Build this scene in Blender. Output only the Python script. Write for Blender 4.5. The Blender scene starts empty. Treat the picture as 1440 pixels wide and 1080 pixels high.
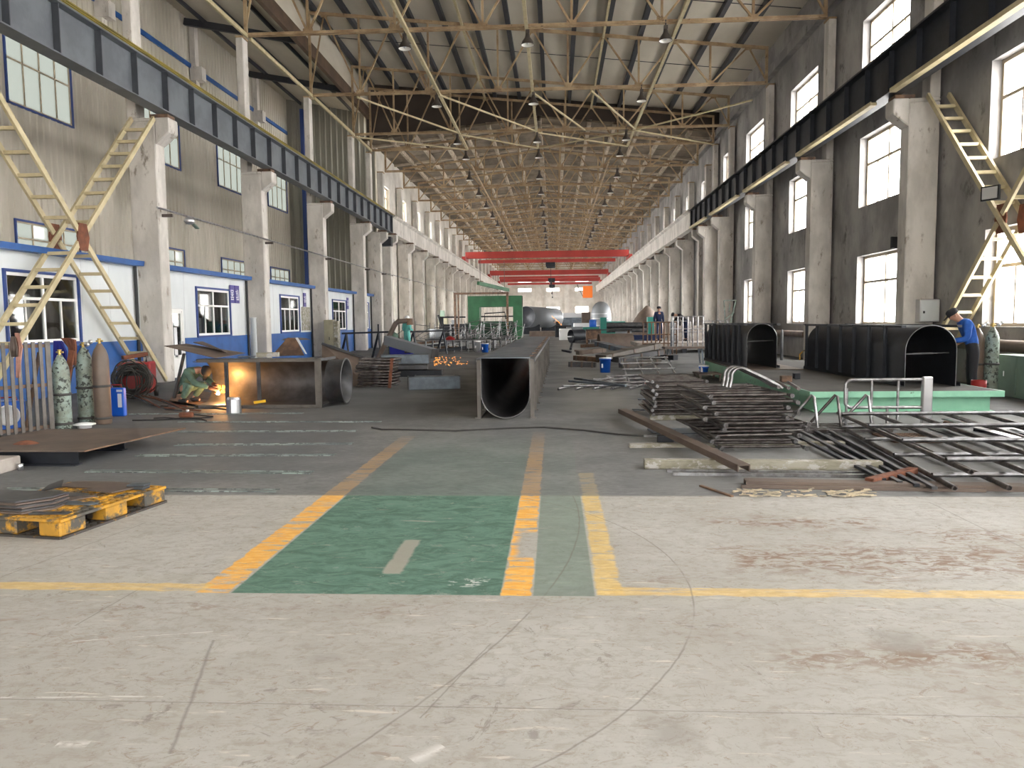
import bpy, math, random
from mathutils import Vector, Matrix, Euler
R = math.radians
rnd = random.Random(7)
C = bpy.context.scene.collection
# ------------------------------------------------------------------ camera and pixel helpers
F = 1082.0; H = 1.6
_r = R(.6)
_d = Vector((60 / F, 90 / F, -1)).normalized()
_u = Vector((-math.sin(_r), math.cos(_r), 0)); _u.z = (_u.x * _d.x + _u.y * _d.y) / (-_d.z); _u.normalize()
_x = _d.cross(_u)
def ray(px, py):
    c = Vector(((px - 720) / F, (540 - py) / F, -1)); return Vector((c.dot(_x), c.dot(_d), c.dot(_u)))
def G(px, py, z=0.0):
    v = ray(px, py); t = (z - H) / v.z; return Vector((v.x * t, v.y * t, z))
def YP(px, py, y):
    v = ray(px, py); t = y / v.y; return Vector((v.x * t, y, H + v.z * t))
cam = bpy.data.cameras.new('camera'); cam.sensor_fit = 'HORIZONTAL'; cam.sensor_width = 36; cam.lens = 36 * F / 1440
cam.clip_start = .1; cam.clip_end = 500
camo = bpy.data.objects.new('camera', cam); C.objects.link(camo)
M3 = Matrix((_x, _d, _u))          # rows: world axes in camera space -> camera-to-world
camo.matrix_world = Matrix.Translation((0, 0, H)) @ M3.to_4x4()
bpy.context.scene.camera = camo
sc = bpy.context.scene
sc.view_settings.view_transform = 'Standard'; sc.view_settings.look = 'None'
sc.view_settings.gamma = 1; sc.view_settings.use_curve_mapping = False

# ------------------------------------------------------------------ mesh builder
def frame(p, q, up=Vector((0, 0, 1))):
    d = (q - p).normalized()
    if abs(d.dot(up)) > .98: up = Vector((0, 1, 0)) if abs(d.y) < .9 else Vector((1, 0, 0))
    s = d.cross(up).normalized(); return d, s, s.cross(d)
class MB:
    def __init__(s): s.v = []; s.f = []; s.sm = []
    def add(s, vs, fs, smooth=False):
        o = len(s.v); s.v += [tuple(v) for v in vs]; s.f += [[i + o for i in f] for f in fs]; s.sm += [smooth] * len(fs); return s
    def box(s, c, d, rz=0, m=None):
        x, y, z = d[0] / 2, d[1] / 2, d[2] / 2
        vs = [Vector((a * x, b * y, e * z)) for a in (-1, 1) for b in (-1, 1) for e in (-1, 1)]
        mm = Matrix.Rotation(rz, 3, 'Z') if m is None else m
        vs = [mm @ v + Vector(c) for v in vs]
        return s.add(vs, [(0, 1, 3, 2), (4, 6, 7, 5), (0, 4, 5, 1), (2, 3, 7, 6), (0, 2, 6, 4), (1, 5, 7, 3)])
    def mm(s, lo, hi): return s.box([(a + b) / 2 for a, b in zip(lo, hi)], [abs(b - a) for a, b in zip(lo, hi)])
    def bar(s, p, q, w, h, up=Vector((0, 0, 1))):
        p = Vector(p); q = Vector(q); d, sd, u = frame(p, q, Vector(up))
        vs = [b + sd * (i * w / 2) + u * (j * h / 2) for b in (p, q) for i, j in ((-1, -1), (1, -1), (1, 1), (-1, 1))]
        return s.add(vs, [(3, 2, 1, 0), (4, 5, 6, 7)] + [(i, (i + 1) % 4, (i + 1) % 4 + 4, i + 4) for i in range(4)])
    def prof(s, p, q, pts, up=Vector((0, 0, 1))):      # closed 2-D outline swept from p to q
        p = Vector(p); q = Vector(q); d, sd, u = frame(p, q, Vector(up)); n = len(pts)
        vs = [b + sd * a + u * e for b in (p, q) for a, e in pts]
        return s.add(vs, [tuple(range(n - 1, -1, -1)), tuple(range(n, 2 * n))] + [(i, (i + 1) % n, (i + 1) % n + n, i + n) for i in range(n)])
    def tube(s, pts, r, n=8, caps=True, hollow=0):
        pts = [Vector(p) for p in pts]; rings = []; rr = r if isinstance(r, (list, tuple)) else [r] * len(pts)
        ref = None
        for i, p in enumerate(pts):
            a = pts[max(i - 1, 0)]; b = pts[min(i + 1, len(pts) - 1)]; d = (b - a).normalized()
            if ref is None:
                _, sd, u = frame(a, b)
            else:
                sd = (ref - d * ref.dot(d)); sd = sd.normalized() if sd.length > 1e-6 else frame(a, b)[1]; u = sd.cross(d)
            ref = sd
            rings.append([p + (sd * math.cos(t) + u * math.sin(t)) * rr[i] for t in [2 * math.pi * k / n for k in range(n)]])
        vs = [v for g in rings for v in g]; fs = []
        for i in range(len(pts) - 1):
            for k in range(n): fs.append((i * n + k, i * n + (k + 1) % n, (i + 1) * n + (k + 1) % n, (i + 1) * n + k))
        s.add(vs, fs, True)
        if hollow:
            for e, (a, b) in enumerate(((0, 1), (len(pts) - 1, len(pts) - 2))):
                g = rings[a]; c = pts[a]; ins = (pts[b] - pts[a]).normalized() * r * 2.5
                inn = [c + (v - c) * hollow for v in g]; dp = [v + ins for v in inn]
                vs = g + inn + dp + [c + ins]; fs = []
                for k in range(n):
                    k2 = (k + 1) % n; fs += [(k, k2, n + k2, n + k), (n + k, n + k2, 2 * n + k2, 2 * n + k), (2 * n + k, 2 * n + k2, 3 * n)]
                s.add(vs, fs)
        elif caps: s.add(rings[0] + rings[-1], [tuple(range(n - 1, -1, -1)), tuple(range(n, 2 * n))])
        return s
    def lathe(s, prof, n=20, c=(0, 0, 0), m=None, smooth=True):
        c = Vector(c); vs = []
        for r, z in prof:
            for k in range(n):
                v = Vector((r * math.cos(2 * math.pi * k / n), r * math.sin(2 * math.pi * k / n), z)); vs.append((m @ v if m else v) + c)
        fs = [(i * n + k, i * n + (k + 1) % n, (i + 1) * n + (k + 1) % n, (i + 1) * n + k) for i in range(len(prof) - 1) for k in range(n)]
        return s.add(vs, fs, smooth)
    def poly(s, pts, th, m=None, c=(0, 0, 0)):          # flat outline in xy, thickness th upwards
        n = len(pts); vs = [Vector((x, y, z)) for z in (0, th) for x, y in pts]
        if m: vs = [m @ v for v in vs]
        vs = [v + Vector(c) for v in vs]
        return s.add(vs, [tuple(range(n - 1, -1, -1)), tuple(range(n, 2 * n))] + [(i, (i + 1) % n, (i + 1) % n + n, i + n) for i in range(n)])
    def sheet(s, a, b, c, d, th):                        # quad plate with thickness
        a, b, c, d = map(Vector, (a, b, c, d)); n = (b - a).cross(d - a).normalized() * th
        vs = [a, b, c, d, a + n, b + n, c + n, d + n]
        return s.add(vs, [(3, 2, 1, 0), (4, 5, 6, 7)] + [(i, (i + 1) % 4, (i + 1) % 4 + 4, i + 4) for i in range(4)])
    def shell(s, pa, pb, th, smooth=True):               # open 2-D path lists pa->pb (3-D points), given thickness by normals
        n = len(pa); pa = [Vector(p) for p in pa]; pb = [Vector(p) for p in pb]; nn = []
        for i in range(n):
            t = (pa[min(i + 1, n - 1)] - pa[max(i - 1, 0)]); nn.append(t.cross(pb[i] - pa[i]).normalized() * th)
        vs = pa + pb + [p + q for p, q in zip(pa, nn)] + [p + q for p, q in zip(pb, nn)]
        fs = []
        for i in range(n - 1):
            fs += [(i, i + 1, n + i + 1, n + i), (2 * n + i, 3 * n + i, 3 * n + i + 1, 2 * n + i + 1)]
        s.add(vs, fs, smooth)
        e = [(i, 2 * n + i, 2 * n + i + 1, i + 1) for i in range(n - 1)] + [(n + i, n + i + 1, 3 * n + i + 1, 3 * n + i) for i in range(n - 1)]
        e += [(0, n, 3 * n, 2 * n), (n - 1, 3 * n - 1, 4 * n - 1, 2 * n - 1)]
        return s.add(vs, e)
    def build(s, name, m, parent=None, bev=0):
        me = bpy.data.meshes.new(name); me.from_pydata(s.v, [], s.f); me.update()
        me.polygons.foreach_set('use_smooth', s.sm)
        if m: me.materials.append(m)
        o = bpy.data.objects.new(name, me); C.objects.link(o)
        if parent: o.parent = parent
        if bev:
            b = o.modifiers.new('b', 'BEVEL'); b.width = bev; b.segments = 1; b.limit_method = 'ANGLE'
        return o
def tag(o, label=None, cat=None, group=None, kind=None):
    if label: o['label'] = label
    if cat: o['category'] = cat
    if group: o['group'] = group
    if kind: o['kind'] = kind
    return o
def thing(name, label, cat, loc=(0, 0, 0), rz=0, group=None):
    o = bpy.data.objects.new(name, None); o.empty_display_size = .2; C.objects.link(o); o.location = loc; o.rotation_euler = (0, 0, rz)
    return tag(o, label, cat, group)
def struct(name, mb, m, parent=None):
    o = mb.build(name, m, parent)
    if not parent: o['kind'] = 'structure'
    return o
def dup(o, loc=None, rz=None, label=None, parent=None, group=None, rot=None):
    c = o.copy(); C.objects.link(c); c.parent = parent
    if loc is not None: c.location = loc
    if rz is not None: c.rotation_euler = (0, 0, rz)
    if rot is not None: c.rotation_euler = rot
    if label: c['label'] = label
    if group: c['group'] = group
    for ch in list(o.children): dup(ch, parent=c)
    return c
ORD = ['first', 'second', 'third', 'fourth', 'fifth', 'sixth', 'seventh', 'eighth', 'ninth', 'tenth', 'eleventh', 'twelfth', 'thirteenth',
       'fourteenth', 'fifteenth', 'sixteenth', 'seventeenth', 'eighteenth', 'nineteenth', 'twentieth', 'twenty-first', 'twenty-second', 'twenty-third', 'twenty-fourth', 'twenty-fifth', 'twenty-sixth', 'twenty-seventh', 'twenty-eighth', 'twenty-ninth', 'thirtieth']

# ------------------------------------------------------------------ materials
class NT:
    def __init__(s, name):
        s.m = bpy.data.materials.new(name); s.m.use_nodes = True; s.t = s.m.node_tree; s.t.nodes.clear()
        s.out = s.n('ShaderNodeOutputMaterial'); s.b = s.n('ShaderNodeBsdfPrincipled'); s.l(s.b.outputs[0], s.out.inputs[0])
    def n(s, t): return s.t.nodes.new(t)
    def l(s, a, b): s.t.links.new(a, b)
    def put(s, sock, v):
        if hasattr(v, 'is_linked') or hasattr(v, 'links'): s.l(v, sock)
        elif isinstance(v, (tuple, list)): sock.default_value = (*v, 1) if len(v) == 3 and len(sock.default_value) == 4 else v
        else: sock.default_value = v
    def math(s, op, a, b=0.0, clamp=False):
        n = s.n('ShaderNodeMath'); n.operation = op; n.use_clamp = clamp; s.put(n.inputs[0], a); s.put(n.inputs[1], b); return n.outputs[0]
    def pos(s, world=False):
        return s.n('ShaderNodeNewGeometry').outputs['Position'] if world else s.n('ShaderNodeTexCoord').outputs['Object']
    def sc(s, v, k):
        n = s.n('ShaderNodeVectorMath'); n.operation = 'MULTIPLY'; s.l(v, n.inputs[0]); n.inputs[1].default_value = k if isinstance(k, (tuple, list)) else (k, k, k); return n.outputs[0]
    def noise(s, v, scale=1, det=4, rough=.6, dist=0.0):
        n = s.n('ShaderNodeTexNoise'); s.l(s.sc(v, scale), n.inputs['Vector']); n.inputs['Scale'].default_value = 1
        n.inputs['Detail'].default_value = det; n.inputs['Roughness'].default_value = rough; n.inputs['Distortion'].default_value = dist; return n.outputs['Fac']
    def ramp(s, f, a, b):
        n = s.n('ShaderNodeMapRange'); n.interpolation_type = 'SMOOTHSTEP'; s.l(f, n.inputs[0]); n.inputs[1].default_value = a; n.inputs[2].default_value = b; return n.outputs[0]
    def mix(s, f, a, b, mode='MIX'):
        n = s.n('ShaderNodeMix'); n.data_type = 'RGBA'; n.blend_type = mode; s.put(n.inputs[0], f); s.put(n.inputs[6], a); s.put(n.inputs[7], b); return n.outputs[2]
    def bump(s, h, strength=.3, dist=.02):
        n = s.n('ShaderNodeBump'); n.inputs['Strength'].default_value = strength; n.inputs['Distance'].default_value = dist; s.l(h, n.inputs['Height']); s.l(n.outputs[0], s.b.inputs['Normal'])
def mat(name, c, rough=.6, metal=0.0, c2=None, var=.2, scale=3.0, spot=None, thr=(.58, .68), sscale=None, bump=0.0, bscale=None, world=False):
    t = NT(name); p = t.pos(world); b = t.b
    c2 = c2 or tuple(x * (1 - var) for x in c)
    col = t.mix(t.ramp(t.noise(p, scale), .35, .65), c2, c)
    if spot: col = t.mix(t.ramp(t.noise(p, sscale or (scale * 2.3 if not isinstance(scale, (tuple, list)) else tuple(k * 2.3 for k in scale)), 6, .7), *thr), col, spot)
    t.l(col, b.inputs['Base Color']); b.inputs['Roughness'].default_value = rough; b.inputs['Metallic'].default_value = metal
    if bump: t.bump(t.noise(p, bscale or 20, 5), bump)
    return t.m
def plain(name, c, rough=.5, metal=0.0, emit=0.0):
    t = NT(name); t.b.inputs['Base Color'].default_value = (*c, 1); t.b.inputs['Roughness'].default_value = rough; t.b.inputs['Metallic'].default_value = metal
    if emit: t.b.inputs['Emission Color'].default_value = (*c, 1); t.b.inputs['Emission Strength'].default_value = emit
    return t.m
def glass(name, fac, tint=(1, 1, 1), diffuse=None, dfac=0.0):
    t = NT(name); t.t.nodes.remove(t.b)
    tr = t.n('ShaderNodeBsdfTransparent'); tr.inputs[0].default_value = (*tint, 1)
    gl = t.n('ShaderNodeBsdfGlossy'); gl.inputs['Roughness'].default_value = .03
    a = tr.outputs[0]
    if diffuse:
        df = t.n('ShaderNodeBsdfTranslucent'); df.inputs[0].default_value = (*diffuse, 1); m0 = t.n('ShaderNodeMixShader'); m0.inputs[0].default_value = dfac
        t.l(a, m0.inputs[1]); t.l(df.outputs[0], m0.inputs[2]); a = m0.outputs[0]
    m = t.n('ShaderNodeMixShader'); m.inputs[0].default_value = fac; t.l(a, m.inputs[1]); t.l(gl.outputs[0], m.inputs[2]); t.l(m.outputs[0], t.out.inputs[0]); return t.m

M = {}
M['column'] = mat('column_concrete', (.62, .58, .53), .85, c2=(.45, .42, .38), scale=(1.6, 1.6, .7), spot=(.26, .22, .18), thr=(.58, .7), bump=.3, bscale=14, world=True)
M['plaster'] = mat('grey_plaster', (.36, .34, .32), .9, c2=(.215, .205, .2), scale=(.7, .7, .45), spot=(.12, .11, .105), thr=(.56, .72), sscale=(1.9, 1.9, 1.3), bump=.5, bscale=10, world=True)
M['limewash'] = mat('limewashed_wall', (.7, .66, .6), .9, c2=(.56, .52, .46), scale=.8, bump=.2, bscale=9, world=True)
M['slab'] = mat('roof_slab_concrete', (.22, .175, .125), .9, c2=(.12, .095, .068), scale=(.9, .35, .9), spot=(.16, .12, .09), thr=(.58, .72), sscale=2.2, world=True)
M['roof'] = mat('cream_roof_sheet', (.62, .57, .47), .55, c2=(.52, .47, .38), scale=(.4, .15, .4), world=True)
M['purlin'] = mat('dark_grey_steel', (.045, .047, .055), .55, .3, scale=3)
M['truss'] = mat('tan_truss_paint', (.46, .34, .2), .6, .05, c2=(.28, .185, .1), scale=1.5, spot=(.12, .06, .03), thr=(.58, .7), sscale=4, world=True)
M['cream'] = mat('cream_steel_paint', (.54, .46, .28), .55, .1, c2=(.43, .36, .21), scale=3)
M['brown'] = mat('brown_fascia', (.13, .08, .05), .7, c2=(.085, .055, .036), scale=1)
M['gable'] = mat('dark_gable_sheet', (.06, .045, .036), .8, scale=1)
M['rib'] = mat('pale_slab_rib', (.5, .42, .32), .9, c2=(.33, .27, .2), scale=1.5, world=True)
M['beam'] = mat('grey_blue_beam_paint', (.15, .165, .18), .45, .2, c2=(.115, .125, .14), scale=1.5)
M['beamdark'] = mat('slate_beam_edge', (.06, .065, .075), .5, .2, scale=2)
M['ybar'] = mat('yellow_conductor_bar', (.32, .24, .03), .5, c2=(.14, .11, .02), scale=(8, .6, 8), world=True)
M['rail'] = mat('crane_rail_steel', (.12, .1, .09), .4, .6)
M['blue'] = mat('blue_trim_paint', (.02, .1, .33), .5, var=.25, scale=1.5)
M['navy'] = plain('navy_frame', (.02, .05, .2), .5)
M['white'] = mat('white_panel', (.66, .68, .68), .55, c2=(.57, .6, .6), scale=(.9, .9, .35))
M['pvc'] = plain('white_plastic_frame', (.82, .81, .78), .4)
M['winframe'] = plain('cream_window_frame', (.38, .31, .22), .5)
M['glass'] = glass('clear_window_glass', .06)
M['dusty'] = glass('dusty_window_glass', .06, (.12, .125, .12), (.2, .21, .2), .6)
M['office'] = glass('office_window_glass', .2, (.45, .5, .5))
M['steel'] = mat('mill_steel', (.1, .1, .104), .45, .5, c2=(.06, .06, .063), scale=3, spot=(.1, .075, .055), thr=(.6, .72))
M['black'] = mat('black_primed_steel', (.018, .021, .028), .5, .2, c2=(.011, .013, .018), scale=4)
M['brite'] = mat('bright_steel_tube', (.42, .42, .43), .3, .9, c2=(.24, .23, .23), scale=9)
M['tube'] = mat('dark_steel_tube', (.19, .175, .17), .32, .85, c2=(.08, .068, .064), scale=7)
M['rust'] = mat('rusty_steel', (.2, .12, .075), .75, .25, c2=(.1, .065, .048), scale=4, spot=(.32, .15, .06), thr=(.62, .7))
M['rustplate'] = mat('brown_steel_plate', (.165, .125, .1), .6, .3, c2=(.12, .09, .075), scale=2)
M['bluesteel'] = mat('blue_grey_steel', (.145, .175, .205), .45, .4, c2=(.085, .1, .115), scale=2.5)
M['green'] = mat('mint_green_paint', (.25, .52, .36), .5, c2=(.2, .44, .3), scale=2, spot=(.1, .13, .09), thr=(.62, .68), sscale=5)
M['mach'] = mat('machine_green_paint', (.03, .13, .055), .5, c2=(.02, .095, .04), scale=1)
M['teal'] = mat('teal_green_paint', (.01, .2, .16), .45, scale=1)
M['cab'] = mat('grey_green_cabinet', (.2, .27, .21), .5, c2=(.17, .23, .18), scale=2)
M['tan'] = mat('olive_beige_cabinet', (.34, .31, .21), .5, scale=2)
M['red'] = mat('crane_red_paint', (.4, .04, .03), .5, var=.25, scale=.5)
M['redbox'] = mat('red_machine_paint', (.3, .016, .016), .4, scale=3)
M['orange'] = plain('orange_panel', (.95, .22, .03), .6)
M['yel'] = mat('yellow_pallet_plastic', (.62, .31, .02), .55, c2=(.36, .19, .025), scale=4, spot=(.07, .065, .055), thr=(.46, .58), sscale=5)
M['dirty'] = mat('grimy_black_plastic', (.05, .045, .04), .7, scale=5, spot=(.3, .16, .02), thr=(.56, .66))
M['rubber'] = plain('black_rubber', (.015, .015, .016), .6)
M['cable'] = mat('dusty_cable', (.05, .048, .045), .7, scale=8)
M['cylg'] = mat('chipped_pale_green_paint', (.25, .32, .28), .5, c2=(.17, .19, .15), scale=5, spot=(.03, .035, .028), thr=(.53, .58), sscale=15)
M['cylb'] = mat('brown_cylinder_paint', (.135, .095, .07), .45, c2=(.11, .08, .06), scale=4)
M['brass'] = plain('brass', (.5, .36, .12), .35, .9)
M['paintblue'] = plain('blue_plastic', (.01, .11, .55), .4)
M['whitep'] = plain('white_plastic', (.8, .8, .8), .4)
M['strip'] = mat('worn_pale_steel', (.3, .36, .34), .55, .1, c2=(.13, .15, .15), scale=(1.6, 3, 3), spot=(.1, .11, .11), thr=(.48, .56), sscale=(7, 30, 7))
M['tin'] = plain('galvanised_tin', (.62, .62, .63), .3, .9)
M['wood'] = mat('weathered_timber', (.33, .31, .25), .8, c2=(.2, .185, .13), scale=(2.5, 9, 9), spot=(.42, .4, .38), thr=(.5, .6), sscale=(5, 9, 9))
M['skin'] = plain('skin', (.45, .24, .16), .6)
M['wgreen'] = mat('green_work_jacket', (.12, .2, .15), .9, c2=(.08, .13, .1), scale=9)
M['wteal'] = plain('teal_work_clothes', (.12, .42, .38), .9)
M['wblue'] = mat('blue_work_jacket', (.03, .13, .5), .9, c2=(.02, .09, .38), scale=8)
M['wnavy'] = plain('navy_work_clothes', (.012, .022, .07), .9)
M['dark'] = plain('dark_cloth', (.02, .02, .024), .9)
M['cloth'] = mat('brown_leather_cloth', (.2, .07, .035), .9, c2=(.12, .045, .025), scale=8)
M['pink'] = mat('faded_pink_cloth', (.5, .26, .2), .9, scale=9)
M['lamp'] = plain('lamp_shade_metal', (.1, .085, .075), .45, .5)
M['lampin'] = plain('white_reflector', (.8, .78, .72), .5)
M['purple'] = plain('purple_sign', (.035, .02, .2), .4)
M['concrete'] = mat('raw_concrete', (.42, .38, .34), .9, c2=(.32, .28, .25), scale=3, world=True)
M['tank'] = mat('grey_tank_steel', (.2, .215, .235), .5, .3, c2=(.2, .21, .22), scale=.6)
M['tarp'] = plain('blue_jacket_cloth', (.015, .02, .22), .9)
# ------------------------------------------------------------------ floor
def floor_material():
    t = NT('workshop_floor'); p = t.pos(True); sep = t.n('ShaderNodeSeparateXYZ'); t.l(p, sep.inputs[0]); X, Y = sep.outputs[0], sep.outputs[1]
    wob = t.noise(p, 6, 3); wob = t.math('MULTIPLY', t.math('SUBTRACT', wob, .5), .06)
    wob2 = t.math('MULTIPLY', t.math('SUBTRACT', t.noise(p, 1.3, 5, .7), .5), .8)
    def box(x0, x1, y0, y1, soft=.012, w=None):
        a = t.math('MINIMUM', t.math('SUBTRACT', X, x0), t.math('SUBTRACT', x1, X)); b = t.math('MINIMUM', t.math('SUBTRACT', Y, y0), t.math('SUBTRACT', y1, Y))
        m = t.math('MINIMUM', a, b)
        if w: m = t.math('ADD', m, w)
        return t.math('DIVIDE', m, soft, True)
    def line(y, w=.006):
        return t.math('SUBTRACT', 1, t.math('DIVIDE', t.math('ABSOLUTE', t.math('SUBTRACT', Y, y)), w), True)
    def arc(cx, cy, r, w):
        d = t.math('SQRT', t.math('ADD', t.math('POWER', t.math('SUBTRACT', X, cx), 2), t.math('POWER', t.math('SUBTRACT', Y, cy), 2)))
        return t.math('SUBTRACT', 1, t.math('DIVIDE', t.math('ABSOLUTE', t.math('SUBTRACT', t.math('ADD', d, t.math('MULTIPLY', wob, .3)), r)), w), True)
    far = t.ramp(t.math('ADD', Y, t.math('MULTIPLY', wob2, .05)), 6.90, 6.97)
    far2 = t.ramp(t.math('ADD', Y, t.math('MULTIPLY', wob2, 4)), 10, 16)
    big = t.noise(p, (.5, .5, .5), 5, .65); fine = t.noise(p, (9, 22, 9), 6, .7, .4); streak = t.noise(p, (2.2, 13, 4), 7, .75, .6); speck = t.noise(p, 30, 4, .7)
    near = t.mix(t.ramp(big, .35, .65), (.385, .37, .338), (.46, .45, .422))
    near = t.mix(t.math('MULTIPLY', t.ramp(t.noise(p, (1.0, 1.5, 1), 7, .75, .6), .48, .68), .5), near, (.33, .305, .27))
    near = t.mix(t.math('MULTIPLY', t.ramp(t.noise(p, (11, 14, 9), 7, .78, .5), .47, .62), .5), near, (.3, .265, .22))
    near = t.mix(t.math('MULTIPLY', t.ramp(t.noise(p, (6, 9, 6), 7, .8, 2.2), .56, .63), .6), near, (.27, .205, .15))
    near = t.mix(t.math('MULTIPLY', t.ramp(streak, .54, .66), .35), near, (.3, .26, .215))
    near = t.mix(t.math('MULTIPLY', t.ramp(t.noise(p, (4.5, 3.2, 4), 7, .8, 1.6), .6, .64), .6), near, (.22, .19, .16))
    near = t.mix(t.math('MULTIPLY', t.ramp(t.noise(p, (3.1, 26, 3), 6, .7, .5), .6, .68), .75), near, (.62, .58, .51))
    near = t.mix(t.math('MULTIPLY', t.ramp(speck, .62, .7), .5), near, (.22, .18, .15))
    wh = t.ramp(t.noise(p, (5, 40, 5), 6, .8, .8), .68, .73)
    near = t.mix(t.math('MULTIPLY', wh, .8), near, (.75, .74, .72))
    # brown earth tracks
    def blot(x0, x1, y0, y1, lo=.5, hi=.58, k=.85, s=(7, 13, 5)):
        return t.math('MULTIPLY', t.math('MULTIPLY', box(x0, x1, y0, y1, .25, wob2), t.ramp(t.noise(p, s, 6, .7, 1.1), lo, hi)), k)
    for a in ((1.0, 2.2, 3.42, 3.8, .44, .54), (1.0, 4.2, 4.7, 5.5, .44, .6), (1.0, 2.6, 5.75, 6.3, .46, .6), (2.6, 4.6, 5.4, 5.9, .46, .6), (.4, 2.2, 4.55, 4.75, .47, .6), (-2.6, -.6, 4.0, 4.25, .5, .6)):
        near = t.mix(blot(*a), near, (.22, .135, .085))
    for a in ((1.55, 1.85, 3.62, 3.95), (2.05, 2.6, 3.2, 3.38), (.28, .62, 2.72, 3.1), (-1.25, -.95, 3.4, 3.62), (-1.15, -1.0, 3.08, 3.18)):
        near = t.mix(t.math('MULTIPLY', box(*a, .12, t.math('MULTIPLY', wob2, .5)), .6), near, (.27, .25, .225))
    def seg(p, q, w):
        dx, dy = q[0] - p[0], q[1] - p[1]; L = math.hypot(dx, dy); a = t.math('SUBTRACT', X, p[0]); b = t.math('SUBTRACT', Y, p[1])
        d = t.math('ABSOLUTE', t.math('ADD', t.math('SUBTRACT', t.math('MULTIPLY', a, dy / L), t.math('MULTIPLY', b, dx / L)), t.math('MULTIPLY', wob, .4)))
        s_ = t.math('ADD', t.math('MULTIPLY', a, dx / L), t.math('MULTIPLY', b, dy / L)); inn = t.math('MINIMUM', t.math('GREATER_THAN', s_, 0), t.math('LESS_THAN', s_, L))
        return t.math('MULTIPLY', t.math('SUBTRACT', 1, t.math('DIVIDE', d, w), True), inn)
    for p_, q_, w_ in ((G(1306, 706), G(1440, 771), .01), (G(0, 812), G(205, 735), .008), (G(105, 880), G(210, 820), .008), (G(240, 1060), G(300, 900), .012), (G(590, 1010), G(690, 905), .006)):
        near = t.mix(t.math('MULTIPLY', seg(p_, q_, w_), .7), near, (.2, .18, .16))
    for p_, q_, w_ in ((G(100, 902), G(300, 888), .008), (G(0, 981), G(230, 979), .01), (G(80, 1046), G(125, 1046), .03), (G(580, 1070), G(625, 1050), .04)):
        near = t.mix(t.math('MULTIPLY', t.math('MULTIPLY', seg(p_, q_, w_), t.ramp(fine, .4, .55)), .8), near, (.7, .69, .66))
    near = t.mix(blot(-3.6, -2, 3.3, 4.1, .52, .66, .45), near, (.27, .17, .11))
    near = t.mix(blot(-2.4, .3, 2.7, 3.5, .56, .66, .6, (5, 8, 5)), near, (.19, .16, .14))
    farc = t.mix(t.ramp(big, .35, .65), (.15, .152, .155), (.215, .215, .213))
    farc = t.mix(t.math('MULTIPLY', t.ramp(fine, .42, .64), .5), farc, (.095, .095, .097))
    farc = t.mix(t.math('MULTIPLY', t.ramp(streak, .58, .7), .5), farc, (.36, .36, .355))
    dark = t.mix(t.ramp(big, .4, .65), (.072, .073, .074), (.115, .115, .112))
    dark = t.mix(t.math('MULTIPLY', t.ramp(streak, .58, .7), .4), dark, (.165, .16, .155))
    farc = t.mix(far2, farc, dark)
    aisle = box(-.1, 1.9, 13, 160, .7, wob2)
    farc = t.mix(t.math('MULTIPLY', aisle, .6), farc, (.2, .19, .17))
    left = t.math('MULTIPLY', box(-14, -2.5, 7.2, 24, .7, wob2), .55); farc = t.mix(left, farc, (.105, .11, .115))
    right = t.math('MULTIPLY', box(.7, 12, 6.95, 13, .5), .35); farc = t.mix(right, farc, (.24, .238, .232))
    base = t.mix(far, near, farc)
    # green walkway and yellow lines, worn
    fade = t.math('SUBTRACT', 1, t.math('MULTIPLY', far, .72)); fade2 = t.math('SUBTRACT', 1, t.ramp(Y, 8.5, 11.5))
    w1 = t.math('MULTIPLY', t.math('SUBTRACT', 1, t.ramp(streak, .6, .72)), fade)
    grn = t.mix(t.ramp(t.noise(p, (4, 7, 4), 6, .75, 1.2), .35, .62), (.035, .115, .08), (.105, .22, .165))
    grn = t.mix(t.math('MULTIPLY', wh, .7), grn, (.62, .62, .6))
    grn = t.mix(t.math('MULTIPLY', box(-1.12, -.98, 4.72, 5.5, .02, wob), .85), grn, (.36, .33, .28))
    grn = t.mix(t.math('MULTIPLY', box(-.68, -.4, 4.5, 4.64, .05, wob2), t.math('MULTIPLY', t.ramp(fine, .5, .56), .9)), grn, (.8, .8, .78))
    grn = t.mix(t.math('MULTIPLY', t.ramp(t.noise(p, (3, 5, 3), 6, .8, 1.5), .6, .64), .6), grn, (.3, .32, .28))
    mg = t.math('MULTIPLY', t.math('MULTIPLY', box(-1.94, -.32, 4.36, 11.5), w1), fade2)
    base = t.mix(t.math('MULTIPLY', mg, .93), base, grn)
    mg2 = t.math('MULTIPLY', t.math('MULTIPLY', box(-.14, .23, 4.36, 11), w1), fade2)
    base = t.mix(t.math('MULTIPLY', mg2, .7), base, t.mix(.45, grn, (.2, .22, .2)))
    yel = t.mix(t.ramp(fine, .4, .65), (.78, .38, .06), (.86, .5, .12))
    wy = t.math('MULTIPLY', t.math('SUBTRACT', 1, t.ramp(streak, .51, .6)), t.math('SUBTRACT', 1, t.math('MULTIPLY', t.ramp(speck, .6, .68), .6)))
    wy = t.math('MULTIPLY', wy, fade); wy = t.math('MULTIPLY', wy, fade2)
    base = t.mix(t.math('MULTIPLY', t.math('MULTIPLY', box(-2.16, -1.945, 4.36, 10.6, .012, wob), wy), .95), base, yel)
    gap = t.math('SUBTRACT', 1, box(-.3, -.1, 5.05, 5.75, .05, wob))
    base = t.mix(t.math('MULTIPLY', t.math('MULTIPLY', box(-.325, -.14, 4.36, 11, .012, wob), wy), gap), base, yel)
    pale = t.mix(t.ramp(fine, .4, .65), (.62, .42, .14), (.74, .55, .22))
    base = t.mix(t.math('MULTIPLY', t.math('MULTIPLY', box(.23, .4, 4.38, 8.0, .02, wob), wy), .85), base, pale)
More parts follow.
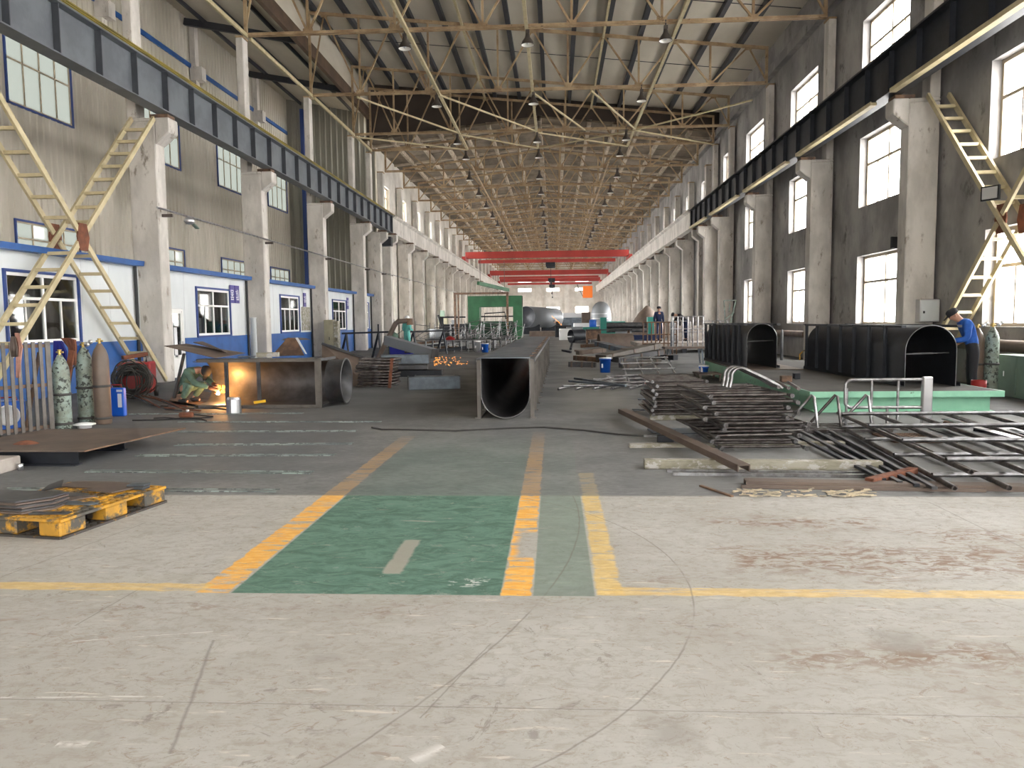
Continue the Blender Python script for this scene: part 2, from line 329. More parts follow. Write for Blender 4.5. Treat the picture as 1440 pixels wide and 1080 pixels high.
    wl = t.math('MULTIPLY', t.math('SUBTRACT', 1, t.ramp(streak, .5, .66)), .8)
    base = t.mix(t.math('MULTIPLY', box(.23, 3.6, 4.38, 4.53, .02, wob), wl), base, pale)
    base = t.mix(t.math('MULTIPLY', box(-5.5, -2.1, 4.38, 4.53, .02, wob), wl), base, pale)
    # joints, scuffs
    for y, w in ((6.93, .012), (3.06, .006)):
        base = t.mix(t.math('MULTIPLY', line(y, w), .7 if y > 5 else .5), base, (.13, .11, .09))
    for a in ((-6.69, 6.24, 6.88, .009), (-1.94, 4.65, 2.74, .008)):
        base = t.mix(t.math('MULTIPLY', t.math('MULTIPLY', arc(*a), t.ramp(big, .38, .5)), t.math('MULTIPLY', t.math('SUBTRACT', 1, far), .6)), base, (.15, .12, .1))
    t.l(base, t.b.inputs['Base Color'])
    ro = t.math('SUBTRACT', .82, t.math('MULTIPLY', t.ramp(big, .3, .7), .18)); t.l(ro, t.b.inputs['Roughness'])
    t.bump(t.math('ADD', streak, t.math('MULTIPLY', fine, .5)), .18, .01)
    return t.m
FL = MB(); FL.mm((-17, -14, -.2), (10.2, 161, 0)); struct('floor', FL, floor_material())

# ------------------------------------------------------------------ walls with openings
def wall_x(name, x, th, y0, y1, z0, z1, holes, m):
    """wall in the plane X=x (room side), thickness th away from the room, holes (ya,yb,za,zb)"""
    mb = MB(); xo = x + th
    ys = sorted({y0, y1} | {h for a in holes for h in a[:2]}); zs = sorted({z0, z1} | {h for a in holes for h in a[2:]})
    for i in range(len(ys) - 1):
        for j in range(len(zs) - 1):
            ya, yb, za, zb = ys[i], ys[i + 1], zs[j], zs[j + 1]
            if any(a[0] - 1e-6 <= ya and yb <= a[1] + 1e-6 and a[2] - 1e-6 <= za and zb <= a[3] + 1e-6 for a in holes): continue
            for xx in (x, xo): mb.add([(xx, ya, za), (xx, yb, za), (xx, yb, zb), (xx, ya, zb)], [(0, 1, 2, 3)])
    for a in list(holes) + [(y0, y1, z0, z1)]:
        ya, yb, za, zb = a
        mb.add([(xx, yy, zz) for yy, zz in ((ya, za), (yb, za), (yb, zb), (ya, zb)) for xx in (x, xo)], [(0, 1, 3, 2), (2, 3, 5, 4), (4, 5, 7, 6), (6, 7, 1, 0)])
    return struct(name, mb, m)
NWIN = [0]
protos = {}
def window(x, ya, yb, za, zb, kind, nv=2, trans=.62, low=True, fm='winframe', gm='glass', fr=.085, blue=False):
    """a window standing in the plane X=x: outer frame, centre mullions, transom, casements below or above, one pane mesh"""
    NWIN[0] += 1; w, h = yb - ya, zb - za; key = (kind, round(w, 2), round(h, 2))
    if key in protos:
        o = dup(protos[key], (x, (ya + yb) / 2, (za + zb) / 2)); o.name = 'window_%d' % NWIN[0]; return o
    o = bpy.data.objects.new('window_%d' % NWIN[0], None); C.objects.link(o); o['kind'] = 'structure'; o.location = (x, (ya + yb) / 2, (za + zb) / 2)
    f = MB(); d = .07; hy, hz = w / 2, h / 2; zt = -hz + h * trans
    for s in (-1, 1):
        f.box((0, s * (hy - fr / 2), 0), (d, fr, h)); f.box((0, 0, s * (hz - fr / 2)), (d, w - 2 * fr, fr))
    f.box((0, 0, zt), (d, w - 2 * fr, fr * .9)); 
    for k in range(1, nv):
        f.box((0, -hy + k * w / nv, 0), (d * .96, fr * .9, h - 2 * fr))
    if low:
        for k in range(nv): f.box((.0, -hy + (k + .5) * w / nv, (zt - hz) / 2), (d * .8, fr * .6, zt + hz - fr))
    f.build('window_frame', M[fm], o)
    g = MB(); g.box((0, 0, 0), (.012, w - fr, h - fr)); g.build('pane', M[gm], o)
    if blue:
        b = MB()
        for s in (-1, 1):
            b.box((.03, s * (hy + .03), 0), (.1, .06, h + .12)); b.box((.03, 0, s * (hz + .03)), (.1, w, .06))
        b.build('outer_trim', M['navy'], o)
    protos[key] = o
    return o
NB = [5.5, 13, 20.5, 28, 35.5, 43, 49]                # near bays
OB = [49 + 6 * i for i in range(19)]                   # old bays 49 ... 157
XW = 9.85
rows = ((1.35, 3.55), (5.1, 7.3), (8.75, 10.95))
holes = []
for a, b in zip([-9.5, -2] + NB[:-1], [-2, 5.5] + NB[1:]):  # first two bays lie unseen behind the camera, windows added for stronger side light
    c = (a + b) / 2; w = 1.65 if b - a > 7 else .85
    if b == 49: c = 45.4
    for z0, z1 in rows: holes.append((c - w, c + w, z0, z1))
oldh = [(8.9, 10.6), (1.35, 4.4)]  # lower row enlarged to let more light into the old part
for a, b in zip(OB[:-1], OB[1:]):
    for z0, z1 in oldh: holes.append(((a + b) / 2 - (1.0 if z0 > 5 else 1.6), (a + b) / 2 + (1.0 if z0 > 5 else 1.6), z0, z1))
wall_x('wall_right', XW, .35, -12, 160, 0, 13.8, holes, M['plaster'])
for h in holes: window(XW + .26, *h, 'r', 2)
# left: masonry wall of the old part, profiled sheet wall of the side bay, cross wall
XL = -11.25
lh = []
for a, b in zip(OB[:-1], OB[1:]):
    c = (a + b) / 2; lh.append((c - 1, c + 1, 8.9, 10.6)); lh.append((c - 1.8, c + 1.8, 1.2, 4.6))  # lower openings hidden by the columns, added and enlarged to brighten the old part
wall_x('wall_left', XL, -.35, 49.3, 160, 0, 13.4, lh, M['limewash'])
for h in lh: window(XL - .2, *h, 'l', 2)
def corrugated(mb, p0, p1, z0, z1, pitch, depth, holes=()):
    """trapezoid profiled sheet running from p0 to p1 (xy), split around holes (s0,s1,z0,z1) given along its length"""
    p0, p1 = Vector((*p0, 0)), Vector((*p1, 0)); L = (p1 - p0).length; t = (p1 - p0) / L; n = Vector((-t.y, t.x, 0))
    s = 0; prof = []
    while s < L:
        for q, d in ((0, 0), (.55, 0), (.68, 1), (.87, 1)):
            if s + q * pitch <= L: prof.append((s + q * pitch, d * depth))
        s += pitch
    prof.append((L, 0))
    cuts = sorted({h for a in holes for h in a[:2]})
    pr = []
    for i, (a, d) in enumerate(prof):
        pr.append((a, d))
        if i + 1 < len(prof):
            for c in cuts:
                if a < c < prof[i + 1][0]: pr.append((c, d + (prof[i + 1][1] - d) * (c - a) / (prof[i + 1][0] - a)))
    for (a, da), (b, db) in zip(pr[:-1], pr[1:]):
        m_ = (a + b) / 2; segs = [(z0, z1)]
        for h in holes:
            if h[0] <= m_ <= h[1]:
                ns = []
                for q0, q1 in segs:
                    if h[2] > q0: ns.append((q0, min(q1, h[2])))
                    if h[3] < q1: ns.append((max(q0, h[3]), q1))
                segs = ns
        A = p0 + t * a + n * da; B = p0 + t * b + n * db
        for q0, q1 in segs:
            if q1 > q0: mb.add([A + Vector((0, 0, q0)), B + Vector((0, 0, q0)), B + Vector((0, 0, q1)), A + Vector((0, 0, q1))], [(0, 1, 2, 3)])
XS = -16.9
M['siding'] = mat('beige_profiled_sheet', (.47, .43, .36), .6, c2=(.38, .345, .28), scale=(.5, .5, .12), spot=(.22, .19, .15), thr=(.58, .76), sscale=(1.2, 1.2, .25), world=True)
M['sidingg'] = mat('grey_green_profiled_sheet', (.28, .27, .225), .6, c2=(.24, .23, .19), scale=(.5, .5, .2), world=True)
sh = []
for c in (17.2, 25.2, 33.0, 40.2, 47):
    sh.append((c - 1.6, c + 1.6, 8.55, 10.75)); sh.append((c - 1.6, c + 1.6, 3.5, 4.9))
mb = MB(); corrugated(mb, (XS, 49.2), (XS, -12), 0, 15.72, .32, .035, [(49.2 - b, 49.2 - a, c, d) for a, b, c, d in sh]); struct('wall_left_siding', mb, M['siding'])
for h in sh: window(XS - .02, *h, 's' , 4, .62, False, 'winframe', 'dusty', .05, True)
mb = MB(); corrugated(mb, (XS, 49.15), (-11.3, 49.15), 0, 15.9, .36, -.06); struct('wall_cross', mb, M['sidingg'])
mb = MB(); mb.mm((XS + .02, -12, 13.45), (XS + .09, 49, 13.65)); struct('trim_1', mb, M['blue'])
for i, y in enumerate((21.0, 28.5, 36, 43.5)):
    mb = MB(); mb.mm((XS + .05, y, 12.0), (XS + .3, y + .35, 15.4)); mb.mm((XS + .05, y - .05, 12.9), (XS + .6, y + .4, 13.5)); mb.prof((XS + .05, y - .05, 12.4), (XS + .05, y + .4, 12.4), [(-.1, 0), (-.1, .5), (-.55, .5)])
    struct('trim_%d' % (i + 10), mb, M['column'])
# end wall
ex = [(-7.6, -4.7), (-1.75, 1.1), (4.2, 7.05)]
mb = MB(); xs = sorted({-11.6, 10.2} | {v for e in ex for v in e}); zs = [0, 1.5, 4.4, 7.4, 8.25, 9.35, 10.0, 14]
for i in range(len(xs) - 1):
    for j in range(len(zs) - 1):
        if (xs[i], xs[i + 1]) in ex and j in (1, 3, 5): continue
        mb.mm((xs[i], 160, zs[j]), (xs[i + 1], 160.3, zs[j + 1]))
struct('wall_back', mb, M['limewash'])
mb = MB()
for x in (-3.1, 2.6): mb.mm((x - .5, 159.5, 0), (x + .5, 160, 13))
struct('trim_2', mb, M['limewash'])
for a, b in ex:
    for z0, z1 in ((1.5, 4.4), (7.4, 8.25), (9.35, 10.0)):
        NWIN[0] += 1; o = bpy.data.objects.new('window_%d' % NWIN[0], None); C.objects.link(o); o['kind'] = 'structure'; o.location = ((a + b) / 2, 160.15, (z0 + z1) / 2)
        f = MB(); w, h = b - a, z1 - z0
        for s in (-1, 1): f.box((s * (w / 2 - .04), 0, 0), (.08, .08, h)); f.box((0, 0, s * (h / 2 - .04)), (w, .08, .08))
        f.box((0, 0, 0), (.07, .07, h)); f.build('window_frame', M['winframe'], o); g = MB(); g.box((0, 0, 0), (w - .1, .012, h - .1)); g.build('pane', M['glass'], o)
# front wall behind the photographer with a wide open gateway
mb = MB()
for a, b in (((-17, -12.3, 0), (-6.5, -12, 16)), ((5, -12.3, 0), (10.2, -12, 16)), ((-6.5, -12.3, 7), (5, -12, 16))): mb.mm(a, b)
struct('wall_front', mb, M['limewash'])

# ------------------------------------------------------------------ roofs
def zr(x): return 15.75 - (x + 11.2) * .105          # near roof, one slope rising to the left
mb = MB(); mb.sheet((-11.4, -12.3, zr(-11.4) + .26), (-11.4, 47.6, zr(-11.4) + .26), (10.2, 47.6, zr(10.2) + .26), (10.2, -12.3, zr(10.2) + .26), -.1)
ceil = struct('ceiling', mb, M['roof'])
x = -10.9
while x < 9.8:
    p = MB(); z = zr(x)
    p.prof((x, -12, z), (x, 47.4, z), [(-.1, .0), (.1, 0), (.1, .25), (-.1, .25)]); p.build('purlin', M['purlin'], ceil); x += 1.48
mb = MB(); mb.sheet((-17.2, -12.3, 15.75), (-17.2, 49.4, 15.75), (-11.2, 49.4, 14.55), (-11.2, -12.3, 14.55), -.08); struct('ceiling_side_bay', mb, M['roof'])
mb = MB(); mb.mm((-11.35, -12, 13.9), (-11.15, 47.5, 14.5)); struct('trim_3', mb, M['brown'])
mb = MB(); mb.mm((-11.33, -12, 14.5), (-11.25, 47.5, 16.1)); struct('trim_4', mb, M['roof'])
for i, y in enumerate((20.5, 28, 35.5, 43)):
    mb = MB(); mb.bar((-16.8, y, 15.35), (-11.25, y, 14.3), .18, .3); struct('trim_%d' % (20 + i), mb, M['purlin'])
mb = MB()
for k in range(3): mb.bar((-16.5 + 1.7 * k + .6, -12, 15.45 - .34 * k - .1), (-16.5 + 1.7 * k + .6, 49, 15.45 - .34 * k - .1), .08, .18)
struct('trim_5', mb, M['purlin'])
# gable infill between the new roof and the lower old roof
def zo(x): return 13.85 - abs(x + .9) * .105
mb = MB(); pts = [-11.4, -.9, 10.2]
for a, b in zip(pts[:-1], pts[1:]): mb.add([(a, 47.55, zo(a) - .1), (b, 47.55, zo(b) - .1), (b, 47.55, zr(b) + .27), (a, 47.55, zr(a) + .27)], [(0, 1, 2, 3)])
struct('wall_gable', mb, M['gable'])
mb = MB(); rbm = MB()
for s in (-1, 1):
    xe = -11.7 if s < 0 else 10.2
    mb.sheet((-.9, 47.5, zo(-.9)), (-.9, 160.3, zo(-.9)), (xe, 160.3, zo(xe)), (xe, 47.5, zo(xe)), .12 * s)
    xs_ = []; x = -.9 + s * .05
    while (x > xe if s < 0 else x < xe): xs_.append(x); x += s * 1.5
    for i, x in enumerate(xs_):
        rbm.prof((x, 47.5, zo(x)), (x, 160, zo(x)), [(-.16, .02), (-.09, -.3), (.09, -.3), (.16, .02)])
    y = 49.0
    while y < 160:
        for dy, hh in ((0, .24), (2, .14), (4, .14)):
            (rbm if dy == 0 else mb).bar((-.9, y + dy, zo(-.9) - hh / 2), (xe, y + dy, zo(xe) - hh / 2), .3 if dy == 0 else .1, hh)
        y += 6
co = struct('ceiling_old_part', mb, M['slab']); rbm.build('slab_rib', M['rib'], co)

# ------------------------------------------------------------------ columns
def column(name, label, x, y, s, group, top, ux):
    """s=+1: hall lies towards +X; x is the hall-side face of the lower shaft"""
    t = thing(name, label, 'column', (x, y, 0), 0, group)
    if True:
        b = MB(); b.mm((0, 0, 0), (-s * .76, .5, 7.0))
        b.prof((0, 0, 0), (0, .5, 0), [(0, 6.4), (.4, 6.72), (.4, 7.1), (0, 7.1)] if s > 0 else [(0, 7.1), (-.4, 7.1), (-.4, 6.72), (0, 6.4)]); b.mm((0, 0, 7.0), (-s * .76, .5, 7.1)); b.build('lower_shaft', M['column'], t, .025)
        b = MB(); b.mm((-s * ux, .02, 7.1), (-s * .76, .48, top)); b.build('upper_shaft', M['column'], t, .02)
        b = MB(); b.mm((s * .35, .05, 7.1), (-s * .15, .45, 7.2)); b.build('bearing_plate', M['rust'], t)
        b = MB(); b.mm((-s * ux + s * .02, .0, top), (-s * .76, .5, top + .06)); b.build('cap_plate', M['truss'], t)
    return t
nmL = ['left column nearest the camera, between the two front office fronts', 'left column past the first blue sign', 'left column past the second blue sign', 'left column past the third blue sign']
for i, y in enumerate(NB[2:6]):
    column('concrete_column', 'pale concrete crane column, ' + nmL[i], -10.65, y, 1, 'left columns beside the offices', 11.85, .5)
nmR = ['with the yellow brace', 'beside the large arched duct', 'beside the far arched duct', 'just beyond the far arched duct']
for i, y in enumerate(NB[2:6]):
    column('concrete_column', ['weathered grey concrete column on the right wall, yellow ladder brace bolted to it', 'grey concrete right column, second from the yellow right brace, over the big arched duct', 'grey concrete right column, third from the yellow right brace', 'grey concrete right column, fourth from the yellow right brace, near the dark beam end'][i], 9.0, y, -1, 'right columns of the near part', 11.85, .5)
for i, y in enumerate([47.2] + OB[:-1]):
    if i == 0:
        column('concrete_column', 'pale concrete left column where corrugated wall meets old masonry wall', -10.65, y, 1, 'left columns beside the offices', 11.85, .5)
        column('concrete_column', 'grey concrete right column paired at the joint of new and old roofs', 9.0, y, -1, 'right columns of the near part', 11.85, .5); continue
    column('concrete_column', 'pale concrete column of old left colonnade, %s beyond the dark steel beam end' % ORD[i - 1], -10.4, y, 1, 'columns of the old left colonnade', 11.0, .4)
    column('concrete_column', 'pale concrete column of old right colonnade, %s counted into the distance' % ORD[i - 1], 8.98, y, -1, 'columns of the old right colonnade', 11.0, .4)

# ------------------------------------------------------------------ crane runway beams
def beam(label, x, y0, y1, s, group, steel=True, dark=False):
    L = y1 - y0; t = thing('crane_runway_beam', label, 'beam', (x, y0, 7.2), 0, group)
    if steel:
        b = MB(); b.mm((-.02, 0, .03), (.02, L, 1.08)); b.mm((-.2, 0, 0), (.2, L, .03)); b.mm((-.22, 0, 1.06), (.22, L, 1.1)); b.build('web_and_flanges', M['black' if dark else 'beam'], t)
        n = int(L / 1.27); 
        for k in range(n + 1):
            b = MB(); b.mm((-.15, L * k / n - .012 if k < n else L - .02, .03), (.17, L * k / n + .012, 1.06)); b.build('web_stiffener', M['black' if dark else 'beamdark'], t)
    else:
        b = MB(); b.prof((0, 0, 0), (0, L, 0), [(-.2, 0), (.2, 0), (.2, .95), (.35, 1.05), (.35, 1.15), (-.35, 1.15), (-.35, 1.05), (-.2, .95)]); b.build('concrete_web', M['column'], t)
    b = MB(); b.mm((-.04, 0, 1.14), (.04, L, 1.26)); b.mm((-.08, 0, 1.1), (.08, L, 1.14)); b.build('crane_rail', M['rail'], t)
    if s > 0:
        b = MB()
        for k in range(3): b.mm((.12 + .0 * k, 0, 1.12 + k * .05), (.16, L, 1.15 + k * .05))
        b.build('conductor_bar', M['ybar'], t)
    if dark:
        b = MB(); b.mm((-.28, .7, -.08), (-.14, L - .45, -.005)); b.mm((-.3, .7, -.08), (-.28, L - .45, .02)); b.build('cable_tray', M['cream'], t)
    return t
bl = list(zip(NB[:-1], NB[1:]))
for i, (a, b) in enumerate(bl[1:]):
    beam(['grey ribbed crane beam at the top left picture edge, over the first office', 'grey crane beam over the second office with the first blue sign', 'grey crane beam over the third office', 'grey crane beam over the fourth office', 'last grey crane beam, ending at the white concrete beam'][i], -10.4, a, b, 1, 'grey left crane beams')
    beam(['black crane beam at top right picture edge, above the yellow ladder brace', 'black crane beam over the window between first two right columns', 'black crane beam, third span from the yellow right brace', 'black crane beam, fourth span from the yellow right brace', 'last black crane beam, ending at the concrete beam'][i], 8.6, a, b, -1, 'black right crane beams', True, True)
for i, (a, b) in enumerate(zip(OB[:-1], OB[1:])):
    beam('concrete crane beam of old left side, %s span beyond the grey steel beam' % ORD[i], -10.4, a, b, 1, 'left concrete crane beams', False)
    beam('concrete crane beam of old right side, %s span beyond the black steel beam' % ORD[i], 8.62, a, b, -1, 'right concrete crane beams', False)

# ------------------------------------------------------------------ roof trusses
def truss(label, y, near, src=None):
    if src: return dup(src, (0, y, 0), label=label)
    t = thing('roof_truss', label, 'truss', (0, y, 0), 0, 'near roof trusses' if near else 'old roof trusses')
    zb = 11.95 if near else 11.05
    top = (lambda x: zr(x) - .08) if near else (lambda x: zo(x) - .38)
    x0, x1 = (-11.15, 9.5) if near else (-10.7, 8.95)
    bot = [-8.82, -5.66, -2.5, .66, 3.82, 6.98] if near else [-7.8, -4.9, -2.2, .4, 3.1, 6.0]
    b = MB()
    for s in (-.055, .055): b.mm((x0, s - .006, zb), (x1, s + .006, zb + .11)); b.mm((x0, s - (.06 if s < 0 else 0), zb), (x1, s + (.06 if s > 0 else 0), zb + .01))
    b.build('bottom_chord', M['truss'], t)
    b = MB(); ks = [x0, x1] if near else [x0, -.9, x1]
    for a, c in zip(ks[:-1], ks[1:]):
        for s in (-.045, .045): b.bar((a, s, top(a)), (c, s, top(c)), .05, .12)
    b.build('top_chord', M['truss'], t)
    tops = [(a + c) / 2 for a, c in zip([x0 - 1.6 * .5] + bot, bot + [x1 + .8])]; tops[0] = x0 + .75 if near else x0 + 1.2
    def one(nm, *a):
        q = MB(); (q.bar if len(a) == 4 else q.box)(*a); q.build(nm, M['truss'], t)
    for x in bot:
        one('vertical_member', (x, 0, zb), (x, 0, top(x)), .085, .085); one('gusset_plate', (x, 0, zb + .1), (.36, .02, .24))
    for x in (x0 + .05, x1 - .05): one('vertical_member', (x, 0, zb), (x, 0, top(x)), .11, .11)
    allb = bot
    for i, x in enumerate(tops):
        if i > 0: one('diagonal_member', (allb[i - 1], .03, zb + .05), (x, .03, top(x)), .085, .07)
        if i < len(allb): one('diagonal_member', (allb[i], -.03, zb + .05), (x, -.03, top(x)), .085, .07)
        one('gusset_plate', (x, 0, top(x) - .05), (.3, .02, .2))
    one('diagonal_member', (x0, 0, zb + .05), (tops[0], 0, top(tops[0])), .07, .06); one('diagonal_member', (x1, 0, zb + .05), (tops[-1], 0, top(tops[-1])), .07, .06)
    return t
tl = ['brown roof truss nearest the camera, on the first visible column tops', 'second brown roof truss from the camera under the cream roof', 'third brown roof truss from the camera under the cream roof', 'brown roof truss at the brown gable, last under cream roof']
src = None
for l, y in zip(tl, (28.25, 35.75, 43.25, 47.3)):
    o = truss(l, y, True, src); src = src or o
src = None
for i, y in enumerate(OB[:-1]):
    o = truss('rusty truss under the concrete slab roof, %s beyond the brown gable' % ORD[i], y + .25, False, src); src = src or o
# longitudinal ties and eaves struts
def ties():
    for nm, x, z, y0, y1 in (('centre', -.94, 11.9, 20.5, 47.2), ('left', -5.2, 11.9, 20.5, 47.2), ('right', 4.4, 11.9, 20.5, 47.2)):
        b = MB(); b.mm((x - .06, y0, z - .02), (x - .03, y1, z + .1)); b.mm((x + .03, y0, z - .02), (x + .06, y1, z + .1)); b.mm((x - .06, y0, z - .03), (x + .06, y1, z - .02))
        tag(b.build('roof_tie', M['cream']), 'cream steel tie along the roof on the %s line of hanging lamps' % {'centre': 'middle', 'left': 'left', 'right': 'right'}[nm], 'tie', 'near roof ties')
    for i, (y0, y1) in enumerate(((20.5, 28.2), (28.2, 35.7), (35.7, 43.2), (43.2, 47.2))):
        b = MB(); b.bar((-11.05, y0 + .3, 11.95), (-11.05, y1, 11.95), .08, .14)
        tag(b.build('eaves_strut', M['cream']), 'cream eaves strut linking left column tops, %s span from the camera' % ORD[i], 'strut', 'left eaves struts')
    for nm, x in (('left', -4.08), ('right', 2.24)):
        b = MB(); b.mm((x - .05, 20.5, zr(x) - .22), (x + .05, 47.2, zr(x) - .1)); tag(b.build('roof_tie', M['cream']), 'cream steel tie just under the cream roof sheets, %s of the middle lamps' % nm, 'tie', 'near roof ties')
    for i, y in enumerate((24.3, 31.8, 39.3)):
        b = MB(); b.tube([(-11, y, zr(-11) + .1), (9.7, y, zr(9.7) + .1)], .018, 5); tag(b.build('sag_rod', M['purlin']), 'thin dark sag rod across the cream roof purlins, %s from the camera' % ORD[i], 'rod', 'roof sag rods')
    for x, nm in ((-.9, 'middle'), (-5, 'left'), (3.3, 'right')):
        b = MB(); b.mm((x - .04, 47.3, 11.0), (x + .04, 157, 11.08)); tag(b.build('roof_tie', M['truss']), 'rusty tie running under the old concrete roof, %s line' % nm, 'tie', 'old roof ties')
    k = 0
    pl = [((-11.05, 43.3), (-5.2, 47.2)), ((-5.2, 43.3), (-.94, 47.2)), ((-.94, 43.3), (4.4, 47.2)), ((4.4, 43.3), (9.4, 47.2)), ((-.94, 47.2), (4.4, 43.3)), ((-9.0, 35.8), (-5.2, 43)), ((-5.2, 35.8), (-.94, 43)), ((-.94, 35.8), (1.7, 43)), ((1.7, 35.8), (4.4, 43)), ((4.4, 43.3), (9.4, 38))]
    wh = ['last cream bay from the left column', 'last cream bay left of the middle tie', 'last cream bay right of the middle tie', 'last cream bay by the right column', 'last cream bay crossing its neighbour']
    for i, (a, c) in enumerate(pl):
        b = MB(); b.bar((*a, 11.88), (*c, 11.88), .07, .07)
        tag(b.build('roof_brace', M['cream']), ('cream diagonal roof brace in the %s' % wh[i]) if i < 5 else 'cream diagonal roof brace between second and third truss, %s from the left' % ORD[i - 5], 'brace', 'cream roof braces')
ties()
# hanging bell lamps
def lamp(label, p, src=None):
    if src: return dup(src, p, label=label)
    t = thing('bell_lamp', label, 'lamp', p, 0, 'hanging bell lamps')
    b = MB(); b.lathe([(.24, -.42), (.235, -.4), (.2, -.3), (.1, -.16), (.075, -.05), (.07, 0)], 16); b.lathe([(.24, -.42), (.225, -.415)], 16); b.build('shade', M['lamp'], t)
    b = MB(); b.lathe([(.225, -.415), (.19, -.3), (.09, -.17), (.0, -.16)], 16); b.build('reflector', M['lampin'], t)
    b = MB(); b.tube([(0, 0, -.02), (0, 0, .3)], .03, 8); b.box((0, 0, .04), (.14, .14, .12)); b.build('holder', M['lamp'], t)
    b = MB(); b.lathe([(0, -.4), (.05, -.37), (.055, -.32), (.03, -.2)], 10); b.build('bulb', M['whitep'], t)
    return t
src = None
for i, y in enumerate([28.2, 35.7, 43.2, 47.3] + [49.2 + 6 * k for k in range(9)]):
    for x, nm in ((-5.3, 'left'), (-.9, 'middle'), (3.95, 'right')):
        l = 'bell lamp hanging from the %s truss, in the %s lamp row' % (ORD[i], nm)
        o = lamp(l, (x, y, 11.75 if i < 4 else 10.85), src); src = src or o
mb = MB(); mb.mm((9.6, -12, 12.35), (XW, 160, 12.75)); struct('trim_6', mb, M['plaster'])
M['steelb'] = mat('grey_brown_steel', (.15, .135, .12), .5, .4, c2=(.1, .09, .08), scale=3)
# ------------------------------------------------------------------ people
def skin(name, V, E, m, parent, root, sub=2):
    keys = list(V); me = bpy.data.meshes.new(name); me.from_pydata([V[k][0] for k in keys], [(keys.index(a), keys.index(b)) for a, b in E], [])
    me.materials.append(m); o = bpy.data.objects.new(name, me); C.objects.link(o); o.parent = parent
    s = o.modifiers.new('s', 'SKIN'); s.use_smooth_shade = True
    for i, k in enumerate(keys):
        d = me.skin_vertices[0].data[i]; r = V[k][1]; d.radius = r if isinstance(r, tuple) else (r, r); d.use_root = (k == root)
    u = o.modifiers.new('u', 'SUBSURF'); u.levels = sub; u.render_levels = sub
    return o
def person(label, loc, rz, pose, jacket, trousers, hat=None, hatm=None, glove=None):
    """joints in metres, facing -y, z up; pose overrides the standing joints"""
    t = thing('person', label, 'person', loc, rz)
    J = dict(pelvis=(0, 0, .95), waist=(0, 0, 1.1), chest=(0, 0, 1.32), neck=(0, .01, 1.47), head=(0, -.02, 1.6), top=(0, -.01, 1.7),
             shL=(.17, 0, 1.4), elL=(.22, .02, 1.13), haL=(.22, -.05, .9), shR=(-.17, 0, 1.4), elR=(-.22, .02, 1.13), haR=(-.22, -.05, .9),
             hiL=(.09, 0, .9), knL=(.1, -.02, .5), anL=(.1, .02, .09), toL=(.11, -.13, .04), hiR=(-.09, 0, .9), knR=(-.1, -.02, .5), anR=(-.1, .02, .09), toR=(-.11, -.13, .04))
    J.update(pose); J.pop('look', None); J = {k: Vector(v) for k, v in J.items()}
    rad = dict(pelvis=(.13, .1), waist=(.125, .095), chest=(.14, .105), neck=.055, head=(.082, .095), top=.06, shL=.065, elL=.045, haL=.03, shR=.065, elR=.045, haR=.03,
               hiL=.085, knL=.06, anL=.042, toL=.035, hiR=.085, knR=.06, anR=.042, toR=.035)
    ed = [('pelvis', 'waist'), ('waist', 'chest'), ('chest', 'neck'), ('neck', 'head'), ('head', 'top')]
    for s in 'LR': ed += [('chest', 'sh' + s), ('sh' + s, 'el' + s), ('el' + s, 'ha' + s), ('pelvis', 'hi' + s), ('hi' + s, 'kn' + s), ('kn' + s, 'an' + s), ('an' + s, 'to' + s)]
    V = {k: (J[k], rad[k]) for k in J}
    fd = (J['top'] - J['neck']).normalized(); fw = pose.get('look'); fw = Vector(fw) if fw else Vector((0, -1, 0)); fw = (fw - fd * fw.dot(fd)).normalized()
    V['nose'] = (J['head'] + fw * .105 - fd * .005, .016); ed.append(('head', 'nose'))
    for s in 'LR':
        d = (J['ha' + s] - J['el' + s]).normalized(); sd = d.cross(fd if abs(d.dot(fd)) < .9 else fw).normalized()
        pal = J['ha' + s] + d * .07; V['pa' + s] = (pal, (.036, .02)); ed.append(('ha' + s, 'pa' + s))
        cu = sd.cross(d).normalized()
        for i, (o, l) in enumerate(((-.03, .062), (-.01, .072), (.011, .068), (.031, .052))):
            a = pal + sd * o + d * .035; b = a + d * l * .55 + cu * .012; c = b + d * l * .35 + cu * .03
            V['f%s%da' % (s, i)] = (a, .0095); V['f%s%db' % (s, i)] = (b, .009); V['f%s%dc' % (s, i)] = (c, .008)
            ed += [('pa' + s, 'f%s%da' % (s, i)), ('f%s%da' % (s, i), 'f%s%db' % (s, i)), ('f%s%db' % (s, i), 'f%s%dc' % (s, i))]
        a = J['ha' + s] + d * .04 - sd * .035 + cu * .01; V['t%sa' % s] = (a, .011); V['t%sb' % s] = (a + d * .035 - sd * .02 + cu * .02, .009); ed += [('ha' + s, 't%sa' % s), ('t%sa' % s, 't%sb' % s)]
    skin('body', V, ed, M['skin'], t, 'pelvis')
    jk = ['pelvis', 'waist', 'chest', 'shL', 'elL', 'shR', 'elR']; VJ = {k: (J[k], tuple(x + .022 for x in rad[k]) if isinstance(rad[k], tuple) else rad[k] + .022) for k in jk}
    VJ['col'] = (J['chest'].lerp(J['neck'], .97), .082)
    for s in 'LR': VJ['cu' + s] = (J['el' + s].lerp(J['ha' + s], .9), .05)
    skin('jacket', VJ, [('pelvis', 'waist'), ('waist', 'chest'), ('chest', 'col'), ('chest', 'shL'), ('shL', 'elL'), ('elL', 'cuL'), ('chest', 'shR'), ('shR', 'elR'), ('elR', 'cuR')], jacket, t, 'pelvis')
    VT = {'pelvis': (J['pelvis'], (.14, .115)), 'wst': (J['pelvis'].lerp(J['waist'], 1.2), (.143, .112))}; et = [('wst', 'pelvis')]
